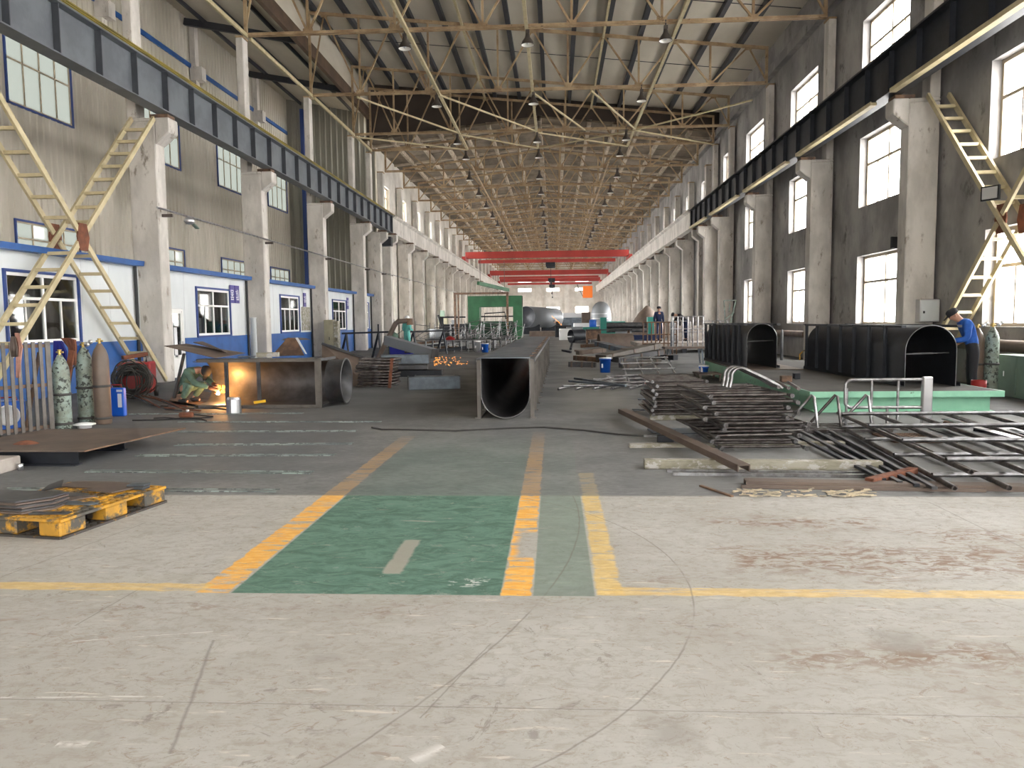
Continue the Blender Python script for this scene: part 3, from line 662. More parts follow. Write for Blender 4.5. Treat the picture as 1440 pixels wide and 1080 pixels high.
    for s in 'LR':
        VT['hi' + s] = (J['hi' + s], .1); VT['kn' + s] = (J['kn' + s], .078); VT['an' + s] = (J['an' + s].lerp(J['kn' + s], .08), .066); et += [('pelvis', 'hi' + s), ('hi' + s, 'kn' + s), ('kn' + s, 'an' + s)]
    skin('trousers', VT, et, trousers, t, 'pelvis')
    for s in 'LR':
        an, to = J['an' + s], J['to' + s]; hl = an + (an - to).normalized() * .04; hl.z = to.z
        skin('shoe', {'a': (an, .056), 'h': (hl, .044), 't': (to, .045)}, [('a', 'h'), ('a', 't')], M['dark'], t, 'a')
        if glove: 
            d = (J['ha' + s] - J['el' + s]).normalized(); skin('glove', {'a': (J['ha' + s] - d * .06, .05), 'b': (J['ha' + s] + d * .03, .045), 'c': (J['ha' + s] + d * .1, (.05, .032)), 'e': (J['ha' + s] + d * .17, (.04, .025))}, [('a', 'b'), ('b', 'c'), ('c', 'e')], glove, t, 'a')
    sd = fd.cross(fw)
    for k in (-1, 1):
        b = MB(); c = J['head'] + fw * .083 + sd * (k * .032) + fd * .02; b.lathe([(0, -.011), (.009, -.006), (.011, 0), (.009, .006), (0, .011)], 8, c); b.build('eye', M['dark'], t)
        b = MB(); c = J['head'] + sd * (k * .088) - fw * .005; b.lathe([(0, -.032), (.014, -.02), (.017, 0), (.016, .02), (0, .032)], 8, c); b.build('ear', M['skin'], t)
    mt = Matrix((sd, -fw, fd)).transposed()
    if hat == 'helmet':
        b = MB(); b.lathe([(.15, -.01), (.118, 0), (.116, .04), (.1, .09), (.06, .125), (0, .135)], 16, J['head'] + fd * .055, mt); b.build('helmet', hatm, t)
    elif hat == 'cap':
        b = MB(); b.lathe([(.105, -.02), (.108, .02), (.1, .065), (.06, .09), (0, .095)], 16, J['head'] + fd * .05, mt)
        q = J['head'] + fd * .045; b.sheet(q + fw * .09 - sd * .075, q + fw * .19 - sd * .05 - fd * .03, q + fw * .19 + sd * .05 - fd * .03, q + fw * .09 + sd * .075, .008); b.build('cap', hatm, t)
    else:
        b = MB(); b.lathe([(.098, -.03), (.104, .02), (.096, .06), (.055, .088), (0, .094)], 14, J['head'] + fd * .045 - fw * .018, mt); b.build('hair', M['dark'], t)
    return t

# ------------------------------------------------------------------ offices along the left columns
OX = -11.3
ob = [(5.5, 20.55, (15.35, 17.75)), (20.95, 28.05, (23.85, 26.3)), (28.45, 35.55, (31.3, 33.6)), (35.95, 43.05, (38.8, 41.3)), (43.45, 47.2, (44.6, 46.4))]
for i, (a, b, (wa, wb)) in enumerate(ob):
    hs = [(wa, wb, 1.22, 2.72)]; dz = []
    if i == 1: dz = [(22.15, 22.9, 0, 2.06)]
    wall_x('wall_left_office_%d' % (i + 1), OX, -.1, a, b, 0, 3.25, hs + dz, M['white'])
    window(OX - .03, wa, wb, 1.22, 2.72, 'o', 2, .64, True, 'pvc', 'office', .07, True)
    mb = MB()
    if i == 1: mb.mm((OX, a, 0), (OX + .025, 22.05, 1.17)); mb.mm((OX, 23.0, 0), (OX + .025, b, 1.17))
    else: mb.mm((OX, a, 0), (OX + .025, b, 1.17))
    struct('baseboard_left_%d' % (i + 1), mb, M['blue'])
    mb = MB(); mb.prof((OX + .1, a, 3.16), (OX + .1, b - (.2 if i == 0 else .3), 3.16), [(-.16, 0), (.16, 0), (.18, .13), (-.16, .16)]); struct('trim_%d' % (30 + i), mb, M['blue'])
    mb = MB(); mb.tube([(OX + .06, b - .3, 0), (OX + .06, b - .3, 3.15)], .045, 8); struct('trim_%d' % (40 + i), mb, M['rubber'])
    mb = MB(); y = a + .95
    while y < b - .2:
        if not (wa - .05 < y < wb + .05): mb.mm((OX, y, 1.18), (OX + .004, y + .012, 3.15))
        y += 1.15
    struct('trim_%d' % (50 + i), mb, M['tin'])
mb = MB(); mb.mm((XS + .06, 5.5, 3.22), (OX, 47.2, 3.3)); struct('ceiling_office', mb, M['concrete'])
mb = MB(); mb.mm((XS + .06, 5.4, 0), (OX, 5.5, 3.22)); struct('wall_office_end', mb, M['white'])
d = bpy.data.objects.new('door_1', None); C.objects.link(d); d['kind'] = 'structure'; d.location = (OX - .02, 22.52, 0)
b = MB()
for y in (-.36, .36): b.box((0, y, 1.02), (.07, .07, 2.04))
b.box((0, 0, 2.02), (.07, .66, .07)); b.build('door_frame', M['pvc'], d)
b = MB(); b.box((0, 0, .33), (.05, .62, .66)); b.box((0, -.28, 1.32), (.05, .07, 1.32)); b.box((0, .28, 1.32), (.05, .07, 1.32)); b.box((0, 0, 1.95), (.05, .5, .07)); b.build('door_leaf', M['pvc'], d)
b = MB(); b.box((0, 0, 1.3), (.01, .5, 1.26)); b.build('pane', M['office'], d)
b = MB(); b.box((.02, -.1, 1.05), (.01, .18, .9)); b.build('paper_notice', M['whitep'], d)
b = MB(); b.box((.05, .28, 1.0), (.04, .03, .16)); b.build('door_handle', M['tin'], d)
# projecting blue signs with white strokes
def sign(label, y, panels, strokes, src=None):
    t = thing('office_sign', label, 'sign', (OX + .03, y, 2.62), 0, 'purple office signs')
    for k, py in enumerate(panels):
        b = MB(); b.box((.012, py, 0), (.02, .36, .62)); p = b.build('plate', M['purple'], t)
        s = MB()
        for (u, v, w_, h_) in strokes[k]: s.box((.024, py + u, v), (.006, w_, h_))
        s.build('white_lettering', M['whitep'], p)
    return t
S1 = [(-.02, .13, .2, .025), (-.02, .06, .2, .022), (.07, .095, .022, .09), (-.11, .095, .022, .09), (-.02, .0, .22, .024), (-.02, -.05, .16, .022), (-.02, -.02, .024, .12), (-.02, -.11, .24, .026), (.05, -.16, .02, .06), (-.09, -.16, .02, .06), (-.02, -.19, .22, .024)]
S2 = [(0, .14, .02, .06), (-.07, .1, .14, .022), (.08, .1, .02, .1), (.0, .05, .2, .02), (-.05, .01, .022, .1), (.06, .0, .1, .022), (.06, -.05, .12, .022), (0, -.1, .22, .024), (-.06, -.15, .02, .08), (.06, -.15, .12, .02), (.03, -.19, .18, .022)]
sign('pair of purple sign plates with white lettering, beside the second office window', 26.7, (-.2, .21), (S1, S2))
S3 = [(-.08, .15, .1, .02), (-.08, .09, .1, .02), (-.04, .12, .02, .08), (.08, .15, .1, .02), (.1, .1, .02, .08), (.06, .06, .1, .02), (-.08, .0, .12, .02), (-.08, -.05, .02, .1), (-.06, -.1, .1, .02), (.08, .0, .1, .02), (.03, -.05, .02, .1), (.12, -.05, .02, .1), (.08, -.1, .1, .02)]
sign('small square purple sign on the third office, by its black corner pipe', 34.4, (-.05,), (S3,))
sign('farthest purple sign, on the fourth office right of its window', 41.6, (0,), (S3,))

# ------------------------------------------------------------------ ladder-like column braces
def brace(label, xf, xb, ya, yb, za, zb):
    t = thing('ladder_brace', label, 'brace', (0, 0, 0))
    ym, zm = (ya + yb) / 2, (za + zb) / 2
    for k, (p, q) in enumerate((((ya, za), (yb, zb)), ((ya, zb), (yb, za)))):
        off = .0 if k == 0 else .0
        for x in (xf, xb):
            b = MB(); d = Vector((0, q[0] - p[0], q[1] - p[1])); n = Vector((0, -d.z, d.y)).normalized()
            if k == 0: b.bar((x, *p), (x, *q), .06, .12, n)
            else:
                mdl = Vector((x, ym, zm)); a0, a1 = Vector((x, *p)), Vector((x, *q)); dd = (a1 - a0).normalized() * .12
                b.bar(a0, mdl - dd, .06, .12, n); b.bar(mdl + dd, a1, .06, .12, n)
            b.build('rail', M['cream'], t)
        L = 9
        for i in range(1, 2 * L):
            f = i / (2 * L)
            if abs(f - .5) < .03: continue
            y, z = p[0] + (q[0] - p[0]) * f, p[1] + (q[1] - p[1]) * f
            b = MB(); b.box(((xf + xb) / 2, y, z), (abs(xf - xb), .1, .07)); b.build('rung', M['cream'], t)
    for x in (xf, xb):
        b = MB(); s = .02 if x == xf else -.02
        b.prof((x + s - .015, ym, zm), (x + s + .015, ym, zm), [(-.14, -.3), (.14, -.3), (.22, 0), (.14, .3), (-.14, .3), (-.22, 0)]); b.build('gusset_plate', M['cloth'], t)
    return t
brace('tall yellow X-shaped ladder brace before the leftmost office window', -10.5, -11.1, 13.4, 20.2, .1, 7.0)
brace('tall yellow X-shaped ladder brace in front of the right-edge windows', 9.25, 9.75, 13.4, 20.1, .15, 7.05)
fl = thing('floodlight', 'small black floodlight clamped to the right yellow brace', 'light', (9.12, 16.9, 4.15), R(30)); b = MB(); b.box((0, 0, 0), (.06, .38, .3)); b.build('housing', M['rubber'], fl); b = MB(); b.box((-.032, 0, 0), (.006, .32, .24)); b.build('lens', M['tin'], fl); b = MB(); b.tube([(.03, 0, 0), (.16, .02, -.1)], .015); b.build('bracket', M['rubber'], fl)
fl2 = dup(fl, (9.08, 21.18, 3.55), R(-70), 'black floodlight on the first right column above the lowest window')
# cable conduit with brackets along the left columns
t = thing('conduit_pipe', 'thin pale conduit strung across the left columns above the offices', 'pipe', (0, 0, 0))
b = MB(); b.tube([(-10.42, 20.0, 4.66), (-10.42, 28.2, 4.62), (-10.42, 48, 4.58), (-10.34, 52, 4.6), (-10.34, 90, 4.6)], .03, 6); b.build('pipe', M['brite'], t)
for y in [20.7, 28.2, 35.7, 43.2, 47.4] + [49.2 + 6 * i for i in range(7)]:
    b = MB(); b.mm((-10.7 if y < 48 else -10.42, y - .03, 4.5), (-10.36, y + .03, 4.58)); b.build('bracket', M['rail'], t)
t = thing('reflector_lamp', 'round glass lamp hung on the conduit beside the first left column', 'lamp', (-10.38, 21.7, 4.52)); b = MB(); b.lathe([(0, -.1), (.1, -.08), (.16, 0), (.1, .08), (.05, .12), (0, .13)], 14); b.build('bowl', M['tin'], t); b = MB(); b.bar((0, .05, 0), (.02, .45, -.16), .12, .03); b.build('arm_plate', M['cab'], t)

# ------------------------------------------------------------------ pallet with scrap plates
def grid(mb, x0, x1, y0, y1, z, th, pitch, w):
    n = int((x1 - x0) / pitch); m = int((y1 - y0) / pitch)
    for i in range(n + 1): x = x0 + (x1 - x0) * i / n; mb.mm((x - w / 2, y0, z), (x + w / 2, y1, z + th))
    for j in range(m + 1): y = y0 + (y1 - y0) * j / m; mb.mm((x0, y - w / 2, z + .001), (x1, y + w / 2, z + th - .001))
pr = math.atan2(-.2, 1.22)
P0 = Vector((-3.70, 5.45, 0))
pal = thing('plastic_pallet', 'worn yellow grid pallet carrying steel offcuts at the left edge', 'pallet', P0, pr)
b = MB(); grid(b, -1.0, 0, 0, 1.2, .13, .02, .075, .022); b.build('top_deck', M['yel'], pal)
b = MB(); grid(b, -1.0, 0, 0, 1.2, 0, .018, .075, .03); b.build('bottom_deck', M['dirty'], pal)
for x in (-.9, -.5, -.1):
    for y in (.13, .6, 1.07):
        b = MB(); b.box((x, y, .073), (.2, .26 if y != .6 else .24, .115)); b.build('block', M['yel'], pal, .012)
def onpal(x, y, z): return P0 + Matrix.Rotation(pr, 3, 'Z') @ Vector((x, y, z))
def plate(name, label, outline, th, loc, rz, m, group, tilt=(0, 0)):
    b = MB(); b.poly(outline, th); o = b.build(name, m); o.location = loc; o.rotation_euler = (tilt[0], tilt[1], rz); return tag(o, label, 'steel plate', group)
sq = lambda w, h: [(0, 0), (w, 0), (w, h), (0, h)]
ledge = [(0, 0), (.5, 0), (.62, .14), (.62, .22), (.0, .3)]
PG = 'steel offcuts on the yellow pallet'
z = .152
for k in range(6):
    plate('steel_plate', ['lowest grey plate of the stack at the near left of the pallet', 'second plate from below in the pallet\'s near left stack', 'third plate from below in the pallet\'s near left stack', 'fourth plate from below in the pallet\'s near left stack', 'fifth plate from below in the pallet\'s near left stack', 'top notched plate of the pallet\'s near left stack'][k],
          [(0, 0), (.6 - .02 * k, 0), (.72 - .015 * k, .2), (.66, .38), (0, .38)], .011, onpal(-1.02 - .01 * k, .1 + .012 * k, z), pr + .04 * (k % 3 - 1), M['steel' if k % 2 else 'rustplate'], PG); z += .012
plate('steel_plate', 'wide thin brown plate in the middle of the yellow pallet', [(0, 0), (.62, .03), (.7, .22), (.3, .3), (.1, .26)], .008, onpal(-1.0, .5, .152), pr, M['rustplate'], PG)
plate('steel_plate', 'long dark plate along the far edge of the yellow pallet', [(0, 0), (.66, 0), (.7, .22), (.4, .27), (.05, .24)], .008, onpal(-.98, .98, .153), pr, M['rustplate'], PG)
plate('steel_plate', 'flat dark plate with pointed corner right of the pallet middle', [(0, 0), (.34, -.06), (.4, .14), (.16, .22)], .01, onpal(-.56, .86, .163), pr, M['rustplate'], PG)
plate('steel_plate', 'small crumpled plate with upright tip in the pallet middle', [(0, 0), (.18, .0), (.13, .16), (.03, .11)], .01, onpal(-.86, .72, .17), pr + .3, M['steel'], PG, (.25, -.2))
plate('steel_plate', 'pale narrow strip lying askew on the pallet by the yellow block', sq(.36, .04), .01, onpal(-.95, .8, .172), pr - .35, M['brite'], PG)
plate('steel_plate', 'round-edged grey disc plate in the pallet middle', [(.12 * math.cos(a * .524), .07 * math.sin(a * .524)) for a in range(12)], .01, onpal(-.5, .72, .152), pr, M['steel'], PG)
plate('steel_plate', 'blue-grey wavy offcut near the pallet front right', [(0, 0), (.3, .0), (.34, .06), (.26, .1), (.2, .07), (.12, .12), (.02, .09)], .009, onpal(-.42, .4, .152), pr + .1, M['bluesteel'], PG)
plate('steel_plate', 'thin plate strip at the near right corner of the pallet', sq(.3, .07), .009, onpal(-.36, .08, .152), pr + .2, M['steel'], PG)
for k in range(4): plate('steel_plate', '%s plate from below in the small stack at the far right pallet corner' % ORD[k], sq(.16, .1), .01, onpal(-.24, 1.0 + .003 * k, .152 + .0105 * k), pr + .03 * k, M['bluesteel' if k % 2 else 'steel'], PG)

# ------------------------------------------------------------------ plate on two beams
def ibeam(name, label, p, q, h, w, m, group=None, cat='beam', tw=.012, tf=.016):
    mb = MB(); mb.prof(p, q, [(-w / 2, 0), (w / 2, 0), (w / 2, tf), (tw / 2, tf), (tw / 2, h - tf), (w / 2, h - tf), (w / 2, h), (-w / 2, h), (-w / 2, h - tf), (-tw / 2, h - tf), (-tw / 2, tf), (-w / 2, tf)])
    return tag(mb.build(name, m), label, cat, group)
ibeam('i_beam', 'rusty I-beam under the near edge of the big brown plate', (-7.3, 8.45, 0), (-5.45, 8.42, 0), .18, .13, M['black'], 'I-beams under the brown plate')
ibeam('i_beam', 'rusty I-beam under the far side of the big brown plate', (-7.3, 9.5, 0), (-5.5, 9.45, 0), .18, .13, M['black'], 'I-beams under the brown plate')
b = MB(); b.poly([(-7.2, 8.28), (-5.28, 8.26), (-5.02, 10.1), (-6.9, 10.0)], .016); o = b.build('steel_plate', M['rustplate']); o.location = (0, 0, .18); tag(o, 'large brown steel plate resting on two I-beams at the left edge', 'steel plate'); b = MB(); b.bar((-5.275, 8.26, .008), (-5.015, 10.1, .008), .012, .018); b.build('rusty_cut_edge', M['rust'], o)['label'] = 'orange rusty cut edge'
b = MB(); b.box((0, 0, .075), (.42, .34, .15)); o = b.build('concrete_block', M['concrete'], None, .01); o.location = (-6.2, 8.05, 0); tag(o, 'grey concrete block on the floor at the left picture edge', 'block')
b = MB(); b.lathe([(0, 0), (.032, 0), (.032, .07), (.03, .072), (.028, .06), (0, .06)], 14); o = b.build('tin_can', M['tin']); o.location = (-5.93, 8.12, 0); tag(o, 'small shiny can beside the concrete block', 'can')
b = MB(); b.lathe([(0, .05), (.1, .045), (.2, .02), (.26, 0)], 14, smooth=True); o = b.build('rag', M['cloth']); o.location = (-6.3, 8.75, .197); o.scale = (.6, .4, .8); tag(o, 'dark red rag on the brown plate at the left edge', 'rag')

# ------------------------------------------------------------------ barred rack with cloths, cylinders
ra, rb_ = Vector((-8.25, 9.55, 0)), Vector((-7.5, 11.0, 0)); rd = rb_ - ra
t = thing('slatted_rack', 'grey steel slatted rack standing left of the gas cylinders', 'rack', ra, math.atan2(rd.y, rd.x)); L = rd.length
for k in range(17):
    b = MB(); b.box((L * k / 16, 0, .68), (.048 if k < 16 else .07, .02, 1.36)); b.build('slat', M['steelb'], t)
for z in (.1, .72, 1.3):
    b = MB(); b.mm((0, .012, z - .025), (L, .05, z + .025)); b.build('rail', M['rust'], t)
for x in (.1, L - .1):
    b = MB(); b.bar((x, .04, 1.2), (x, .55, 0), .04, .04); b.build('rear_prop', M['rust'], t)
def drape(name, label, pts, w, m, th=.02, cat='cloth'):
    """hanging cloth: centre line points, widths"""
    mb = MB(); n = 9; vs = []; fs = []
    for i, (p, wd) in enumerate(zip(pts, w)):
        for side in (0, 1):
            for k in range(n):
                u = (k / (n - 1) - .5); vs.append(Vector(p) + Vector((u * wd, math.sin(k * 2.3 + i * .6) * .018 * (1 - 2 * 0) + side * th, 0)))
    r = 2 * n
    for i in range(len(pts) - 1):
        for k in range(n - 1):
            a = i * r + k; fs.append((a, a + 1, a + r + 1, a + r)); c = a + n; fs.append((c + r, c + r + 1, c + 1, c))
        for a, c in ((i * r, i * r + n), (i * r + n - 1, i * r + 2 * n - 1)): fs.append((a, a + r, c + r, c))
    e = (len(pts) - 1) * r
    for k in range(n - 1): fs += [(k, k + n, k + n + 1, k + 1), (e + k, e + k + 1, e + k + n + 1, e + k + n)]
    mb.add(vs, fs, True); return tag(mb.build(name, m), label, cat)
a = YP(29, 468, 10.3); drape('cloth', 'faded pink strap cloth hung over the slatted rack', [a + Vector((0, -.08, .0)), a + Vector((.03, -.1, -.2)), a + Vector((-.01, -.09, -.45)), a + Vector((-.03, -.08, -.62))], [.06, .09, .05, .03], M['pink'])
a = YP(22, 473, 10.2); drape('cloth', 'grey glove-like cloth hung on the slatted rack beside the pink one', [a + Vector((0, -.06, 0)), a + Vector((0, -.07, -.15)), a + Vector((.0, -.07, -.28))], [.06, .11, .07], M['rustplate'])
def cylinder(label, p, m, h, r, lab=True, rz=0, reg=False, cap=True):
    t = thing('gas_cylinder', label, 'gas cylinder', p, rz, 'gas cylinders'); s = h - .22
    b = MB(); b.lathe([(0, .0), (r * .92, 0), (r, .03), (r, s - .12), (r * .93, s - .04), (r * .7, s + .05), (r * .38, s + .12), (.035, s + .15), (0, s + .15)], 24); b.build('body', m, t)
    for z in (.45 * h, .1):
        b = MB(); b.lathe([(r, z - .02), (r + .012, z - .015), (r + .012, z + .015), (r, z + .02)], 24); b.build('rubber_ring', M['cable'], t)
    b = MB(); b.tube([(0, 0, s + .14), (0, 0, s + .22)], .022, 8); b.tube([(-.05, 0, s + .19), (.06, 0, s + .19)], .014, 8); b.lathe([(0, s + .21), (.03, s + .215), (.03, s + .23), (0, s + .235)], 10); b.build('valve', M['brass'], t)
    if reg:
        b = MB(); b.lathe([(0, 0), (.04, 0), (.04, .03), (0, .03)], 14, (.09, -.02, s + .2), Matrix.Rotation(R(90), 3, 'X')); b.lathe([(0, 0), (.035, 0), (.035, .03), (0, .03)], 14, (.15, -.02, s + .24), Matrix.Rotation(R(90), 3, 'X')); b.build('pressure_gauge', M['tin'], t)
    return t
cylinder('pale green chipped gas cylinder nearest the slatted rack', (-7.52, 11.3, 0), M['cylg'], 1.22, .123)
cylinder('pale green mottled gas cylinder beside the plain brown one', (-7.6, 12.02, 0), M['cylg'], 1.31, .125, reg=True)
cylinder('plain brown gas cylinder, rightmost of the left trio', (-7.3, 11.98, 0), M['cylb'], 1.37, .125)
a = Vector((-7.75, 11.55, 0)); b = MB(); b.bar(a + Vector((.0, 0, 0)), a + Vector((.2, .1, 1.2)), .09, .03); o = b.build('brown_post', M['cloth']); tag(o, 'brown leaning post behind the nearest pale green cylinder', 'post')
a = YP(82, 481, 11.75); drape('jacket', 'navy blue jacket hung behind the nearest pale green cylinder', [a + Vector((-.02, 0, .02)), a + Vector((.0, 0, -.15)), a + Vector((-.02, 0, -.4)), a + Vector((-.03, .0, -.62))], [.12, .2, .2, .16], M['tarp'], .05, 'jacket')
a = YP(95, 478, 11.7); drape('leather_apron', 'brown leather apron draped over the leaning post', [a + Vector((-.06, 0, .03)), a + Vector((.02, -.02, 0)), a + Vector((.06, -.02, -.12)), a + Vector((.06, -.02, -.4))], [.12, .2, .12, .06], M['cloth'], .05, 'apron')
a = YP(108, 486, 12.3); drape('work_shirt', 'bright blue shirt hung between two gas cylinders', [a, a + Vector((0, 0, -.12)), a + Vector((-.01, 0, -.3)), a + Vector((0, 0, -.34))], [.2, .2, .11, .08], M['wblue'], .05, 'shirt')
b = MB(); b.lathe([(0, 0), (.1, 0), (.1, .035), (.16, .05), (.16, .065), (.06, .085), (0, .085)], 22); o = b.build('white_dish', M['whitep']); o.location = (-7.33, 11.52, 0); tag(o, 'white upturned dish on the floor before the cylinders', 'dish')
def case(label, p, rz, d, m, band=None):
    t = thing('welding_case', label, 'case', p, rz); b = MB(); b.mm((-d[0] / 2, -d[1] / 2, 0), (d[0] / 2, d[1] / 2, d[2])); b.build('shell', m, t, .015)
    b = MB(); b.tube([(-d[0] * .3, 0, d[2]), (-d[0] * .3, 0, d[2] + .05), (d[0] * .3, 0, d[2] + .05), (d[0] * .3, 0, d[2])], .012, 6); b.build('handle', M['redbox'], t)
    if band:
        b = MB()
        for (x, z, w, h) in band: b.box((x, -d[1] / 2 - .003, z), (w, .006, h))
        b.build('white_label', M['whitep'], t)
    return t
case('blue welding case between the two green gas cylinders', (-7.78, 12.5, 0), 0, (.3, .42, .5), M['paintblue'], [(.05, .4, .1, .02)])
case('blue case with white label behind the brown gas cylinder', (-7.66, 13.0, 0), .0, (.3, .1, .5), M['paintblue'], [(.08, .28, .07, .24), (.08, .45, .1, .04)])
t = case('dark blue box with round white emblem behind the slatted rack', (-8.45, 11.3, 0), .6, (.55, .35, .45), M['paintblue'])
b = MB(); b.lathe([(0, 0), (.16, 0), (.16, .004), (.13, .004), (.13, .002), (0, .002)], 24, (0.05, -.177, .24), Matrix.Rotation(R(90), 3, 'X')); b.box((.05, -.182, .24), (.045, .004, .3)); b.build('white_emblem', M['whitep'], t)
b = MB(); b.box((0, 0, .12), (.5, .36, .24)); o = b.build('timber_crate', M['wood']); o.location = (-8.7, 10.6, 0); tag(o, 'low timber crate behind the slatted rack', 'crate')
# hose from the cylinders
b = MB(); b.tube([(-7.5, 12.0, 1.2), (-7.72, 11.9, .9), (-7.8, 11.85, .4), (-7.68, 11.7, .05), (-7.4, 11.75, .02)], .014, 6); tag(b.build('gas_hose', M['cable']), 'dark gas hose dropping between the green cylinders', 'hose')

# ------------------------------------------------------------------ red welding machine wrapped in cable
t = thing('welding_machine', 'red welding machine wrapped in coiled black cable', 'welder', (-9.15, 16.35, 0), R(20))
b = MB(); b.mm((-.33, -.35, .12), (.33, .4, .78)); b.build('casing', M['redbox'], t, .03)
b = MB(); b.mm((-.26, -.36, .5), (.26, -.35, .72)); b.build('control_panel', M['rubber'], t)
b = MB(); b.lathe([(0, 0), (.05, 0), (.05, .03), (0, .03)], 12, (.08, -.36, .6), Matrix.Rotation(R(90), 3, 'X')); b.build('dial', M['redbox'], t)
b = MB(); b.tube([(-.2, 0, .78), (-.2, 0, .9), (.2, 0, .9), (.2, 0, .78)], .02, 6); b.build('handle', M['rubber'], t)
b = MB(); b.bar((-.25, -.1, .88), (.2, .1, .95), .2, .08); b.build('wire_feeder', M['cloth'], t)
for s in (-1, 1):
    b = MB(); b.lathe([(0, -.04), (.12, -.04), (.12, .04), (0, .04)], 16, (s * .34, .25, .12), Matrix.Rotation(R(90), 3, 'Y')); b.build('wheel', M['rubber'], t)
for k in range(22):
    cx, cz = rnd.uniform(-.1, .12), rnd.uniform(.36, .52); rx, rz_ = rnd.uniform(.13, .38), rnd.uniform(.2, .38); ph = rnd.uniform(0, 6)
    pts = [(cx + rx * math.cos(a), -.42 - .05 * math.sin(a * 2 + ph) - .012 * k, cz + rz_ * math.sin(a)) for a in [2 * math.pi * i / 28 for i in range(29)]]
    b = MB(); b.tube(pts, .013, 6); b.build('cable_loop', M['cable'], t)
for k in range(6):
    a = G(185 + 5 * k, 563); e = G(215 + 9 * k, 572 + 3 * (k % 3)); b = MB(); b.tube([a + Vector((0, 0, .1)), a.lerp(e, .5) + Vector((0, 0, .07 + .02 * (k % 2))), e + Vector((0, 0, .03)), e + Vector((.35, -.1, .02))], .014, 6)
    tag(b.build('welding_cable', M['cloth' if k % 2 else 'cable']), 'tangled welding cables trailing from the red machine', 'cable', 'cables trailing from the red machine')

# ------------------------------------------------------------------ welded half-pipe duct on its side, with welder
DX0, DX1, DY, DR = -6.75, -4.42, 14.2, .42
t = thing('steel_duct', 'half-round steel duct lying on its side with a welder inside', 'duct', (0, 0, 0))
path = [(DY, .885), (DY + .35, .885)] + [(DY + .42 + DR * math.sin(a), .465 + DR * math.cos(a)) for a in [math.pi * i / 16 for i in range(17)]] + [(DY + .35, .045), (DY, .045)]
b = MB(); b.shell([(DX0 - .1, y, z) for y, z in path], [(DX1, y, z) for y, z in path], .012); b.build('curved_shell', M['steel'], t)
for z in (.87, .0):
    b = MB(); b.mm((DX0, DY - .06, z), (DX1, DY + .02, z + .06)); b.mm((DX0, DY - .06, z + (.05 if z else 0)), (DX1, DY + .3, z + (.06 if z else .012))); b.build('flange_rail', M['steelb'], t)
for x in (-6.19, -5.57):
    b = MB(); b.mm((x - .035, DY - .05, .0), (x + .035, DY - .02, .92)); b.mm((x - .006, DY - .05, .0), (x + .006, DY + .02, .92)); b.build('post', M['steel'], t)
b = MB(); b.mm((DX1 - .07, DY - .06, 0), (DX1 + .05, DY - .02, .93)); b.build('end_post', M['steelb'], t)
b = MB(); b.mm((DX1 + .03, DY - .05, 0), (DX1 + .05, DY + .95, .05)); b.mm((DX1 + .03, DY - .05, .88), (DX1 + .05, DY + .95, .93)); b.build('end_frame', M['steel'], t)
mx = Matrix.Rotation(R(90), 3, 'Y')
b = MB(); b.lathe([(.42, 0), (.42, .3), (.45, .3), (.45, .32), (.405, .32), (.405, 0)], 36, (DX1 + .05, DY + .55, .46), mx); b.build('pipe_collar', M['steel'], t)
b = MB(); q = [YP(231, 487, 14.25), YP(303, 504, 14.15), YP(345, 497, 15.1), YP(262, 484, 15.3)]; b.sheet(*q, .012); b.build('bent_top_plate', M['rustplate'], t)
b = MB(); q = [G(238, 567), G(322, 577), G(335, 560), G(255, 548)]; b.sheet(*[v + Vector((0, 0, .05 if i in (0, 3) else .01)) for i, v in enumerate(q)], .012); b.build('bent_floor_plate', M['rust'], t)
b = MB(); b.bar(YP(259, 497, 14.5), YP(245, 560, 14.5), .08, .03); b.build('tilted_post', M['steel'], t)
def scrap(name, label, pts, th, m, cat='scrap', group=None):
    mb = MB(); mb.sheet(*pts, th); return tag(mb.build(name, m), label, cat, group)
b = MB(); b.box((0, 0, .04), (.42, .12, .085)); o = b.build('timber_block', M['wood']); o.location = (-5.6, 14.75, .945); o.rotation_euler = (0, 0, .06); tag(o, 'short brown timber block on top of the welded duct', 'timber')
zt = .95
scrap('steel_offcut', 'narrow pointed steel offcut lying highest over the duct left end', [YP(272, 482, 14.9), YP(312, 493, 14.6), YP(322, 497, 14.9), YP(285, 481, 15.2)], .015, M['rustplate'])
scrap('steel_offcut', 'dark triangular offcut on the duct behind the timber block', [Vector((-6.1, 14.5, .94)), Vector((-5.75, 14.45, .94)), Vector((-5.9, 14.9, .94)), Vector((-6.2, 14.85, .94))], .02, M['bluesteel'])
# arc and welder
arc = YP(313, 552, 14.75)
b = MB(); b.lathe([(0, -.032), (.026, -.018), (.032, 0), (.026, .018), (0, .032)], 12, arc + Vector((0, -.2, 0))); o = b.build('welding_arc', plain('arc_glow', (1, .75, .4), .5, 0, 60)); tag(o, 'glowing orange-white welding arc inside the half-round duct', 'arc')
l = bpy.data.lights.new('arc_light', 'POINT'); l.color = (1, .42, .1); l.energy = 13; l.shadow_soft_size = .04; lo = bpy.data.objects.new('arc_light', l); C.objects.link(lo); lo.location = arc + Vector((.05, -.05, .08))
b = MB()
for k in range(90):
    a = rnd.uniform(0, 6.28); e = rnd.uniform(-.2, 1.2); d = Vector((math.cos(a) * math.cos(e), -abs(math.sin(a)) * math.cos(e) * .5, math.sin(e))); s0 = rnd.uniform(.02, .16); b.tube([arc + d * s0, arc + d * (s0 + .02)], .0022, 3)
o = b.build('welding_sparks', plain('spark_glow', (1, .36, .06), .5, 0, .55)); tag(o, 'tiny orange sparks spraying from the arc in the duct', 'sparks', kind='stuff')
